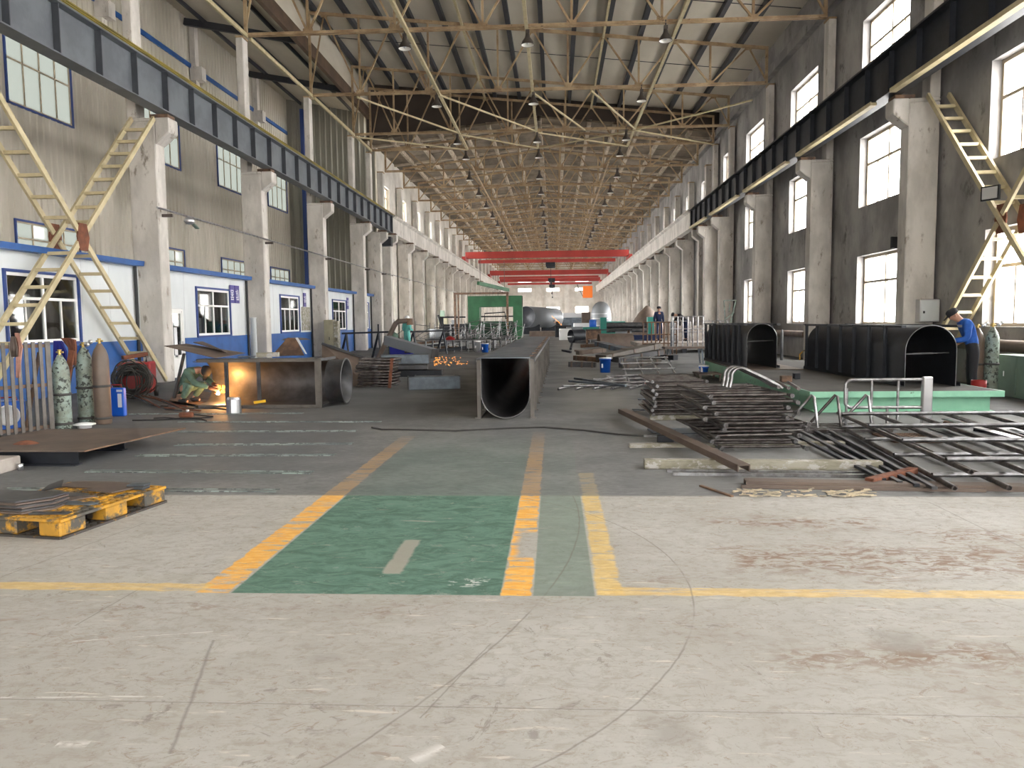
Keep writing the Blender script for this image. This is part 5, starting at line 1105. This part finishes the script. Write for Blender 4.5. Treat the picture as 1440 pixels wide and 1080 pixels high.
# ------------------------------------------------------------------ raised deck with railing, workers at the right
t = thing('raised_deck', 'grey raised deck slab beneath the two standing workers', 'deck', (0, 0, 0)); b = MB(); b.mm((3.9, 36.5, .3), (8.3, 40, .48)); b.build('slab', M['concrete'], t)
for x in (4.1, 6.1, 8.1): b = MB(); b.mm((x - .1, 36.6, 0), (x + .1, 36.9, .3)); b.build('support', M['black'], t); 
person('standing man in navy overalls on the raised deck at right', (5.1, 38.2, .485), R(10), {}, M['wnavy'], M['wnavy'])
person('dark-clothed worker bending forward over the railing at right', (6.45, 38.3, .485), R(-80), dict(waist=(0, -.1, 1.1), chest=(0, -.36, 1.22), neck=(0, -.5, 1.28), head=(0, -.62, 1.3), top=(0, -.7, 1.34), look=(0, -.5, -.8), shL=(.17, -.36, 1.28), elL=(.22, -.5, 1.0), haL=(.15, -.7, .95), shR=(-.17, -.36, 1.28), elR=(-.22, -.5, 1.0), haR=(-.15, -.7, .95)), M['dark'], M['wnavy'], 'cap', M['dark'])
def railing(label, p, rz, L, h, n, m, name='tube_railing', mids=(), base=False, group=None, r=.025):
    t = thing(name, label, 'railing', p, rz, group)
    for k in range(n): b = MB(); b.tube([(L * k / (n - 1), 0, 0), (L * k / (n - 1), 0, h)], r, 6); b.build('post', M[m], t)
    for z in (h,) + tuple(mids): b = MB(); b.tube([(-.05, 0, z), (L + .05, 0, z)], r, 6); b.build('rail', M[m], t)
    return t
railing('silver upright railing panel standing on a trestle, right of centre', (4.15, 27.5, .62), .12, 1.1, 1.05, 7, 'brite', mids=(.62,))
t = thing('trestle_table', 'low dark trestle table under the silver railing panel', 'trestle', (4.6, 27.6, 0)); b = MB(); b.box((0, 0, .58), (1.5, .8, .06)); b.build('table_top', M['rustplate'], t)
for x in (-.6, .6):
    for y in (-.3, .3): b = MB(); b.bar((x, y, 0), (x * .9, y, .56), .06, .06); b.build('leg', M['bluesteel'], t)
b = MB(); b.mm((-.5, -.03, .62), (-.38, .03, 1.5)); b.build('pale_board', M['bluesteel'], t)
railing('dark rusty railing before the navy-clad man', (4.0, 35.2, 0), 0, 1.5, 1.45, 9, 'rust', mids=(.9, .5), r=.03)
railing('long silver railing along the raised deck front', (5.6, 36.3, .48), 0, 2.4, 1.0, 8, 'brite', mids=(.5,), r=.025)
b = MB(); b.mm((5.7, 39.2, .48), (8.0, 39.5, 1.25)); tag(b.build('stacked_boxes_board', M['concrete']), 'pale stacked slabs behind the bending worker', 'slabs')
# plate rolling machine
t = thing('plate_rolling_machine', 'teal plate rolling machine with long grey rollers', 'machine', (3.6, 58, 0)); 
for x in (0, 3.5):
    b = MB(); b.mm((x - .2, -.3, 0), (x + .25, .5, 1.75)); b.build('end_stand', M['teal'], t)
for z, y, r_ in ((1.15, .1, .22), (.78, -.22, .16), (.78, .4, .16)):
    b = MB(); b.tube([(.25, y, z), (3.3, y, z)], r_, 16); b.build('roller', M['steel'], t)
b = MB(); b.mm((-1.6, -.4, 0), (4.2, .7, .42)); b.build('bed', M['wnavy'], t); b = MB(); b.mm((-1.5, -.2, .42), (-.3, .5, 1.05)); b.build('gearbox', M['teal'], t); b = MB(); b.lathe([(0, -.25), (.3, -.25), (.3, .25), (0, .25)], 18, (-.75, .1, 1.3), Matrix.Rotation(R(90), 3, 'Y')); b.build('motor', M['paintblue'], t)
b = MB(); b.mm((.9, -.45, .45), (2.1, -.4, .7)); b.build('control_panel', M['tank'], t)
# vessels and shells far right
t = thing('dished_vessel', 'big pale grey domed vessel far right, behind the teal machine', 'vessel', (4.9, 82, 0)); b = MB(); b.lathe([(1.05, 0), (1.08, 1.5), (1.04, 2.3), (.9, 2.9), (.6, 3.3), (.25, 3.48), (0, 3.5)], 28); b.build('shell', M['concrete'] if False else M['tank'], t)
b = MB()
for z in (1.0, 1.7, 2.2): r_ = 1.09 if z < 2 else 1.06; b.lathe([(r_ - .05, z - .04), (r_ + .03, z), (r_ - .05, z + .04)], 28)
b.build('weld_band', M['tin'], t); b = MB(); b.mm((-2.0, .5, 0), (-1.1, 2.0, 2.4)); b.build('side_tank', M['rustplate'], t)
t = thing('rusty_cone_shell', 'dark pointed cone shell behind the teal rolling machine', 'shell', (7.6, 64, 0)); b = MB(); b.lathe([(1.5, 0), (1.45, 1.0), (.7, 2.1), (.1, 2.7), (0, 2.7)], 20); b.build('cone', M['rustplate'], t)
def hshell(label, p, rz, L, r, m, a0=0, a1=180):
    b = MB(); mt_ = Matrix.Rotation(rz, 3, 'Z'); A = []; B = []
    for i in range(19):
        a = R(a0 + (a1 - a0) * i / 18); v = Vector((0, r * math.cos(a), r * math.sin(a))); A.append(mt_ @ v + Vector(p)); B.append(mt_ @ (v + Vector((L, 0, 0))) + Vector(p))
    b.shell(A, B, .02); return tag(b.build('curved_shell', M[m]), label, 'shell')
hshell('brown half-round shell lying before the teal machine', (2.6, 46, 0), .1, 2.0, .75, 'rustplate')
hshell('dark round shell ring on the floor right of the aisle', (1.1, 53.5, .47), .5, 1.0, .45, 'black', 0, 350)
b = MB(); b.mm((2.0, 50.2, .9), (5.0, 51, .96)); 
t = thing('work_bench', 'dark long bench before the teal machine', 'bench', (0, 0, 0)); b.build('bench_top', M['black'], t)
for x in (2.1, 4.8): b = MB(); b.mm((x - .06, 50.3, 0), (x + .06, 50.9, .9)); b.build('leg', M['rust'], t)
# far clutter on both sides of the aisle
lab = ['pale blue-grey crate', 'dark steel box', 'white wrapped bundle', 'grey machine box', 'low dark pallet load', 'pale grey housing', 'rusty bin', 'grey cabinet']
for i, (px, py, Y_, w_, h_, m_) in enumerate(((806, 468, 106, 3.2, 1.9, 'bluesteel'), (812, 470, 112, 4.2, 2.6, 'tin'), (795, 478, 62, 1.0, .9, 'whitep'), (808, 476, 66, 1.4, 1.0, 'tank'), (792, 476, 72, 1.5, 1.1, 'black'), (822, 474, 70, 2.0, 1.3, 'tin'), (835, 478, 57, 1.0, .9, 'rust'), (862, 474, 74, 2.2, 1.4, 'teal'))):
    p = YP(px, 460, Y_); t = thing('far_crate', lab[i] + ' among the far clutter right of the aisle', 'crate', (p.x, Y_, 0)); b = MB(); b.box((0, 0, h_ / 2), (w_, 1.2, h_)); b.build('body', M[m_], t, .03); b = MB(); b.box((0, -.62, h_ * .55), (w_ * .8, .04, h_ * .7)); b.build('front_panel', M[m_], t)
for i in range(9):
    p = G(rnd.uniform(800, 860), rnd.uniform(477, 490)); a = rnd.uniform(-.6, .6); flat('steel section lying in the clutter right of the far aisle', p, p + Vector((math.cos(a), math.sin(a), .05)) * rnd.uniform(1, 2.4), .2, .18, rnd.choice(['steel', 'rustplate', 'rust', 'bluesteel']), 'steel_section', 'section', 'sections right of the far aisle')
# tanks far centre
def tank(label, p, q, r, m):
    p, q = Vector(p), Vector(q); d = (q - p); L = d.length; z = d.normalized(); x = Vector((0, 0, 1)).cross(z).normalized(); y = z.cross(x); mt_ = Matrix((x, y, z)).transposed()
    t = thing('steel_tank', label, 'tank', p); b = MB(); b.lathe([(r * .97, .1), (r, 0), (r, L), (r * .8, L + .35), (r * .4, L + .55), (0, L + .6)], 28, (0, 0, 0), mt_); b.build('shell', M[m], t)
    b = MB(); b.lathe([(0, .25), (r * .96, .12), (r * .97, .1)], 28, (0, 0, 0), mt_); b.build('open_end_shade', M['black'], t)  # black disc across the open end stands in for its shaded inside
    for f_ in (.2, .8):
        b = MB(); c_ = z * (L * f_); b.mm((c_.x - r * .8, c_.y - .3, -p.z), (c_.x + r * .8, c_.y + .3, -r * .75)); b.build('cradle', M['black'], t)
    return t
tank('large grey tank lying on cradles in the far centre', (-3.3, 88, 2.0), (.0, 95, 1.85), 1.2, 'tank')
b = MB()
for k in range(26):
    p = YP(773, 444, 84); a = rnd.uniform(0, 1); d = Vector((.2 + 1.3 * a + rnd.uniform(-.03, .03), 0, -1.2 * a + rnd.uniform(-.04, .04))); b.tube([p + d, p + d + Vector((.08, 0, -.08))], .012, 4)
tag(b.build('grinding_sparks', bpy.data.materials['spark_glow']), 'stream of orange sparks falling beside the far grey tank', 'sparks', kind='stuff')
person('dark worker grinding beside the far grey tank', (.45, 84.5, 0), R(-70), dict(waist=(0, -.1, 1.08), chest=(0, -.3, 1.25), neck=(0, -.42, 1.36), head=(0, -.52, 1.42), top=(0, -.56, 1.52)), M['dark'], M['dark'], 'helmet', M['bluesteel'])
b = MB(); b.mm((-2.5, 76, 0), (1.0, 78, .5)); tag(b.build('plate_stack', M['rustplate']), 'low stack of plates on the floor before the far grey tank', 'plates')
# ------------------------------------------------------------------ green gantry press with dark frame on the left
t = thing('portal_machine', 'large green portal machine with dark bed on the left far side', 'machine', (-7.2, 64, 0)); W = 4.5
b = MB(); b.mm((0, 0, 0), (.95, 1.6, 3.6)); b.build('left_column', M['mach'], t); b = MB(); b.mm((W - .75, 0, 0), (W, 1.6, 3.6)); b.build('right_column', M['mach'], t)
b = MB(); b.mm((0, -.05, 2.75), (W, 1.65, 3.65)); b.build('cross_head', M['mach'], t); b = MB(); b.mm((.96, -.1, 0), (W - .76, 1.2, .9)); b.mm((1.1, -.2, .9), (W - .8, .8, 1.55)); b.build('bed', mat('dark_green_bed', (.015, .05, .03), .6), t)
for z in (1.0, 1.35): b = MB(); b.mm((1.2, -.26, z), (W - .9, -.2, z + .1)); b.build('bed_rail', M['mach'], t)
b = MB(); b.tube([(1.0, 1.0, 1.95), (W - .8, 1.0, 1.95)], .06, 8); b.tube([(1.3, 1.0, 1.6), (1.3, 1.0, 2.2), (3.0, 1.0, 2.3), (3.1, 1.0, 1.7)], .05, 6); b.build('hose_rail', M['black'], t)
t = thing('steel_gantry', 'rusty brown steel portal before the green machine', 'gantry', (-8.05, 61.5, 0)); b = MB(); b.mm((0, 0, 0), (.16, .2, 3.7)); b.build('post', M['rust'], t); b = MB(); b.mm((.3, 0, 0), (.42, .2, 3.7)); b.build('post', M['rust'], t); b = MB(); b.mm((4.2, 0, 0), (4.38, .2, 3.7)); b.build('post', M['rust'], t); b = MB(); b.mm((0, 0, 3.7), (4.4, .2, 3.86)); b.build('top_beam', M['rust'], t)
t = thing('dark_machine', 'dark low machine standing left of the green portal machine', 'machine', (-9.5, 63, 0)); b = MB(); b.mm((0, 0, 0), (2.2, 2, 1.35)); b.build('body', M['black'], t, .03); b = MB(); b.mm((.1, 0, 1.35), (.35, .3, 1.9)); b.mm((.1, 0, 1.85), (2.2, .15, 1.98)); b.build('guard_rail', M['black'], t)
t = thing('green_jib_beam', 'green jib beam hung with chains above the green portal machine', 'jib', (0, 0, 0)); b = MB(); b.bar((-7.9, 80, 5.5), (-5.0, 84, 4.9), .3, .35); b.build('beam', M['mach'], t)
for p_ in ((-7.7, 80.3, 5.5), (-5.4, 83.6, 5.0)): b = MB(); b.tube([p_, (p_[0], p_[1], 8.0)], .03, 5); b.build('chain', M['rail'], t)
# cabinets, stands along the left columns
def cabinet(label, p, d, m, rz=0):
    t = thing('locker_cabinet', label, 'cabinet', p, rz); b = MB(); b.mm((0, 0, .05), (d[0], d[1], d[2])); b.build('body', M[m], t, .01); b = MB(); b.mm((.02, -.012, .08), (d[0] - .02, 0, d[2] - .03)); dd = b.build('door', M[m], t); b = MB(); b.box((d[0] * .6, -.025, d[2] * .5), (.025, .025, .14)); b.build('handle', M['rubber'], dd)
    b = MB(); b.mm((.02, .02, 0), (d[0] - .02, d[1] - .02, .05)); b.build('plinth', M['rubber'], t); return t
cabinet('olive beige cabinet standing right of the third left column', (-10.62, 35.0, 0), (.42, .4, 1.72), 'tan'); cabinet('narrow pale cabinet beside the olive beige one', (-10.18, 35.05, 0), (.2, .4, 1.66), 'wood')
cabinet('grey-green cabinet with green box on top, by the old left columns', (-9.9, 65.5, 0), (.75, .6, 2.0), 'tan'); b = MB(); b.box((0, 0, .25), (.35, .35, .5)); o = b.build('green_box', M['cab']); o.location = (-9.6, 65.8, 2.0); tag(o, 'small green box on top of the grey-green cabinet', 'box')
cabinet('slim grey cabinet farther along the old left columns', (-9.8, 73, 0), (.5, .5, 1.7), 'tank')
t = thing('dark_bin', 'round dark bin at the foot of the old left columns', 'bin', (-9.2, 59.5, 0)); b = MB(); b.lathe([(0, 0), (.55, 0), (.6, 1.0), (.56, 1.0), (.5, .05), (0, .05)], 18); b.build('body', M['tank'], t); b = MB(); b.tube([(.5, 0, .9), (.8, 0, .9), (1.0, 0, .2), (1.2, 0, .03)], .05, 8); b.build('hose', M['rubber'], t)
b = MB(); b.tube([(-9.4, 62, 2.1), (-9.2, 62, 1.4), (-8.9, 62, .6), (-8.8, 62, .03)], .1, 8); tag(b.build('leaning_hose', M['rubber']), 'thick black hose leaning left of the grey-green cabinet', 'hose')
b = MB(); b.lathe([(0, 0), (.1, 0), (.1, 1.75), (.11, 1.76), (.11, 1.8), (0, 1.8)], 16); o = b.build('white_tube', M['white']); o.location = G(352, 500, 0) * 1.0; o.location = (-10.42, 26.2, 0); tag(o, 'white upright tube standing at the second office wall', 'tube')
# left-middle steel: plates, frame stack, channels, trestle, extraction arm, green worker
scrap('steel_plate', 'large rusty triangular plate leaning behind the welded duct', [YP(383, 501, 17.5), YP(428, 500, 17.5), YP(417, 477, 17.9), YP(405, 476, 17.9)], .03, M['rust'], 'steel plate')
scrap('steel_plate', 'pale bent sheet edge on the rusty triangular plate', [YP(416, 476, 17.6), YP(430, 498, 17.4), YP(432, 498, 17.4), YP(419, 475, 17.6)], .03, M['white'], 'steel plate')
b = MB(); b.lathe([(.0, .06), (.25, .04), (.34, 0)], 12); o = b.build('sack', M['rustplate']); o.location = YP(416, 478, 18.2); tag(o, 'crumpled brown sack lying on the rusty triangular plate', 'sack')
scrap('steel_plate', 'large grey-brown plate sloping down behind the pipe collar', [YP(453, 540, 19.2), YP(520, 545, 19.0), YP(528, 508, 20.5), YP(453, 483, 20.5)], .02, M['rustplate'], 'steel plate')
b = MB(); b.bar(YP(453, 483, 20.4), YP(529, 509, 20.4), .08, .06); tag(b.build('edge_angle', M['steel']), 'dark angle bar along the upper edge of the sloping plate', 'angle bar')
sF = None
for k in range(10):
    if not sF:
        t = thing('loop_frame', 'dark flattened tube loop in the stack behind the pipe collar, first from below', 'tube loop', (-4.42, 18.9, .03), 0, 'loop frames behind the pipe collar'); w_, d_ = .42, .55
        pts = [(-w_, -d_ / 2, 0), (w_ - .12, -d_ / 2, 0)] + [(w_ - .12 + .1 * math.sin(a), -d_ / 2 + .1 - .1 * math.cos(a), 0) for a in (R(30), R(60), R(90))] + [(w_ + .05, d_ / 2, 0), (-w_ + .05, d_ / 2, 0), (-w_ - .03, d_ / 2 - .1, 0), (-w_ - .05, -d_ / 2 + .08, 0), (-w_, -d_ / 2, 0)]
        b = MB(); b.tube(pts, .024, 8); b.build('tube_loop', M['tube'], t); b = MB(); b.tube([(-.1, -d_ / 2, 0), (-.05, d_ / 2, 0)], .02, 6); b.build('cross_tube', M['brite'], t); sF = t
    else: dup(sF, (-4.42 + rnd.uniform(-.06, .06) + .005 * k, 18.9 + rnd.uniform(-.05, .05), .03 + .072 * k), rnd.uniform(-.06, .06), 'dark flattened tube loop in the stack behind the pipe collar, %s from below' % ORD[k])
b = MB(); b.bar((-4.0, 18.35, 0), (-3.93, 18.4, .72), .07, .05); tag(b.build('red_strap_post', M['cloth']), 'reddish upright post holding the loop frame stack', 'post')
def bx(label, p, q, w_, h_, m_, name='box_beam'):
    t = thing(name, label, 'beam', (0, 0, 0), 0, 'left-centre beams'); P, Q = Vector(p), Vector(q); b = MB(); b.prof(P, Q, [(-w_ / 2, 0), (w_ / 2, 0), (w_ / 2, h_), (-w_ / 2, h_)]); b.build('beam_body', M[m_], t, .01)
    b = MB(); d_ = (Q - P).normalized() * .02
    for e_ in (P - d_ * .3, Q - d_ * .7): b.prof(e_, e_ + d_, [(-w_ / 2 - .015, -.0), (w_ / 2 + .015, -.0), (w_ / 2 + .015, h_ + .015), (-w_ / 2 - .015, h_ + .015)])
    b.build('end_cap', M['steel'], t)
bx('short blue-grey box beam on the floor left of the U-trough', (-3.45, 17.9, .0), (-2.28, 18.2, .0), .3, .3, 'bluesteel')
bx('blue-grey box beam on top of the left-centre pile', (-5.1, 22.4, .36), (-3.72, 22.6, .36), .4, .27, 'bluesteel')
bx('grey box beam under the blue-grey one in the left-centre pile', (-4.6, 22.4, .2), (-3.75, 22.5, .2), .4, .13, 'steel')
bx('dark beam at the bottom of the left-centre pile', (-5.0, 22.3, 0), (-3.3, 22.4, 0), .5, .18, 'black')
bx('grey beam sloping down right behind the left-centre pile', YP(544, 485, 25.5), YP(611, 504, 24.6), .35, .3, 'tank', 'channel_beam')
b = MB(); b.box((0, 0, .2), (.25, .25, .4)); o = b.build('packing_block', M['steel']); o.location = (-4.9, 25.0, 0); tag(o, 'steel packing block under the sloping grey beam', 'block')
bx('dark flat beam behind the short blue-grey box beam', (-3.6, 19.6, 0), (-2.6, 19.7, 0), .4, .2, 'steel')
t = thing('extraction_arm', 'brown bent extraction arm rising from the left-centre pile', 'extraction arm', (0, 0, 0)); P = YP(527, 513, 26); Q = YP(556, 455, 26); b = MB(); b.tube([P, Q, Q + Vector((.1, 0, .07)), Q + Vector((.45, 0, .09))], .085, 10); b.build('arm_tube', M['rustplate'], t); b = MB(); b.mm((P.x - .25, 25.8, 0), (P.x + .25, 26.3, P.z)); b.build('base', M['black'], t); b = MB(); b.lathe([(.12, -.1), (.1, .12)], 12, Q + Vector((.5, 0, .05))); b.build('hood', M['rust'], t)
person('worker in teal clothes and white helmet behind the left-centre pile', (-6.95, 36, .1), R(150), {'haL': (.2, -.2, 1.0), 'haR': (-.15, -.25, 1.1)}, M['wteal'], M['wteal'], 'helmet', M['whitep'])
b = MB(); b.mm((-7.9, 36.5, 0), (-6.9, 37.3, .5)); tag(b.build('dark_crate', M['tarp']), 'dark blue crate behind the teal-clad worker', 'crate')
b = MB(); b.lathe([(0, 0), (.28, 0), (.3, .6), (.2, 1.0), (0, 1.1)], 14); o = b.build('covered_drum', M['wgreen']); o.location = (-8.0, 38, 0); tag(o, 'dark green covered drum left of the teal-clad worker', 'drum')
t = thing('tripod_trestle', 'black trestle with crossbar before the fourth office', 'trestle', (-8.3, 34, 0)); H_ = 1.3
for x in (-1.0, .45):
    b = MB(); b.bar((x, 0, 1.1), (x - .35, .2, 0), .07, .07); b.build('leg', M['black'], t); b = MB(); b.bar((x, 0, 1.1), (x + .15, -.2, 0), .07, .07); b.build('leg', M['black'], t)
b = MB(); b.bar((-1.2, 0, 1.1), (1.0, 0, 1.15), .1, .08); b.build('cross_bar', M['black'], t); b = MB(); b.bar((.45, 0, 1.1), (.45, 0, 1.5), .06, .06); b.build('upright', M['black'], t)
t = dup(t, (-5.9, 37.5, 0), .2, 'black trestle right of the extraction arm, partly hidden')
b = MB()
for k in range(75):
    p = YP(611 + 46 * rnd.random() ** 2.2, rnd.uniform(502, 514), 24.2) + Vector((0, rnd.uniform(-.4, .4), 0)); b.tube([p, p + Vector((.02 + .03 * rnd.random(), 0, rnd.uniform(-.012, .004)))], .003 + .004 * rnd.random(), 4)
tag(b.build('cutting_sparks', bpy.data.materials['spark_glow']), 'burst of orange cutting sparks over the floor left of the U-trough', 'sparks', kind='stuff')
# railings and jumbled tubular frames, left middle
railing('long low tubular railing in front of the frame heap', (-6.6, 39.2, 0), 0, 3.3, .62, 10, 'brite', r=.022)
railing('grey picket rail row behind the long low railing', (-6.9, 41, 0), 0, 4.0, .6, 12, 'steel', mids=(.1,), r=.05)
railing('railing section beside the far end of the U-trough', (-3.3, 42.5, 0), 0, 1.5, .7, 6, 'brite', r=.025)
gq = 'tubular frames in the jumbled heap'
sq_ = None
for k in range(26):
    x, y = rnd.uniform(-9.0, -2.4), rnd.uniform(44, 56); rot = (R(rnd.choice((rnd.uniform(70, 95), rnd.uniform(15, 55)))), R(rnd.uniform(-12, 12)), R(rnd.uniform(-30, 30)))
    if not sq_:
        t = thing('handrail_section', 'silver tubular frame tumbled in the heap left of the aisle', 'handrail', (x, y, .3), 0, gq)
        for a, c in (((-.5, 0, 0), (.5, 0, 0)), ((-.5, .9, 0), (.5, .9, 0)), ((-.5, 0, 0), (-.5, 1.1, 0)), ((.5, 0, 0), (.5, 1.1, 0)), ((-.5, .1, 0), (.5, .8, 0))):
            b = MB(); b.tube([a, c], .022, 6); b.build('tube', M['tubelight'], t)
        t.rotation_euler = rot; sq_ = t
    else: dup(sq_, (x, y, rnd.uniform(.1, .7)), None, None, None, None, rot)
b = MB(); b.lathe([(0, .2), (.1, .18), (.22, .1), (.3, 0)], 12); o = b.build('red_cloth', M['redbox']); o.location = (-5.6, 41.0, .61); tag(o, 'crumpled red cloth lying on the tubular frames', 'cloth')
bucket('blue drum at the right end of the low tubular railing', (-3.55, 39.0, 0), 'paintblue', .19, .42); bucket('white pail left of the blue drum by the railing', (-3.95, 39.3, 0), 'whitep', .16, .55)
for k in range(6):
    p = G(rnd.uniform(560, 640), rnd.uniform(480, 497)); a = rnd.uniform(-.5, .5); flat('steel section strewn behind the left-centre pile', p, p + Vector((math.cos(a), math.sin(a), .1)) * rnd.uniform(1, 2.2), .15, .15, rnd.choice(['steel', 'black', 'rust']), 'steel_section', 'section', 'sections behind the left-centre pile')
# ------------------------------------------------------------------ red overhead cranes
def crane(label, y, cabin=False):
    t = thing('overhead_crane', label, 'overhead crane', (0, y, 0), 0, 'red overhead cranes')
    b = MB(); b.prof((-10.3, 0, 8.55), (8.55, 0, 8.55), [(-.3, .25), (.3, .25), (.3, 1.0), (-.3, 1.0)]); b.prof((-8.8, 0, 8.25), (7.0, 0, 8.25), [(-.3, 0), (.3, 0), (.3, .35), (-.3, .35)])
    for s, x in ((1, -10.0), (-1, 8.2)): b.add([(x + s * 1.2, -.3, 8.25), (x + s * 1.2, .3, 8.25), (x, .3, 8.8), (x, -.3, 8.8)], [(0, 1, 2, 3)])
    b.build('girder', M['red'], t)
    for x in (-10.35, 8.6): b = MB(); b.mm((x - .2, -1.6, 8.46), (x + .2, 1.6, 8.95)); b.build('end_carriage', M['red'], t)
    b = MB(); b.mm((-1.0, -.4, 7.75), (.1, .4, 8.24)); b.lathe([(0, -.5), (.22, -.5), (.22, .5), (0, .5)], 14, (-.4, 0, 7.8), Matrix.Rotation(R(90), 3, 'Y')); h_ = b.build('hoist', M['black'], t); b = MB(); b.tube([(-.4, 0, 7.7), (-.4, 0, 6.0)], .03, 5); b.lathe([(0, 5.7), (.1, 5.75), (.12, 5.95), (.03, 6.05)], 10, (-.4, 0, 0)); b.build('hook_block', M['black'], h_)
    if cabin:
        b = MB(); b.mm((5.3, -.8, 5.7), (7.1, .8, 7.9)); b.build('operator_cabin', M['orange'], t, .08); b = MB(); b.bar((4.2, 0, 8.2), (5.4, 0, 5.8), .1, .1); b.bar((4.4, 0, 7.0), (5.3, 0, 7.0), .1, .1); b.bar((4.4, 0, 7.0), (4.4, 0, 8.2), .1, .1); b.build('cabin_hanger', M['rail'], t)
    return t
crane('red overhead crane girder nearest the camera', 90); crane('red overhead crane girder, second from the camera', 124); crane('farthest red overhead crane, orange cabin hanging at its right', 146, True)
b = MB(); b.mm((-10.9, 47.75, 6.3), (-10.1, 48.3, 6.85)); tag(b.build('junction_box', M['black']), 'black box under the end of the grey left crane beam', 'box')
# ------------------------------------------------------------------ daylight: hazy sky, brightened left and right alike to light the columns from both sides
w = bpy.data.worlds.new('sky'); bpy.context.scene.world = w; w.use_nodes = True
nt = w.node_tree; bg = nt.nodes['Background']; bg.inputs[0].default_value = (1.0, .985, .965, 1)
tc = nt.nodes.new('ShaderNodeTexCoord'); dp = nt.nodes.new('ShaderNodeVectorMath'); dp.operation = 'DOT_PRODUCT'; nt.links.new(tc.outputs['Generated'], dp.inputs[0]); dp.inputs[1].default_value = (.93, .0, .37)
mr = nt.nodes.new('ShaderNodeMapRange'); mr.interpolation_type = 'SMOOTHSTEP'; nt.links.new(dp.outputs['Value'], mr.inputs[0]); ab = nt.nodes.new('ShaderNodeMath'); ab.operation = 'MAXIMUM'; nt.links.new(dp.outputs['Value'], ab.inputs[0])
m8 = nt.nodes.new('ShaderNodeMath'); m8.operation = 'MULTIPLY'; nt.links.new(dp.outputs['Value'], m8.inputs[0]); m8.inputs[1].default_value = -1.0; nt.links.new(m8.outputs[0], ab.inputs[1]); nt.links.new(ab.outputs[0], mr.inputs[0])
mr.inputs[1].default_value = -.2; mr.inputs[2].default_value = .95; mr.inputs[3].default_value = 1.3; mr.inputs[4].default_value = 6.5
nt.links.new(mr.outputs[0], bg.inputs[1])
sc.view_settings.exposure = 2.15
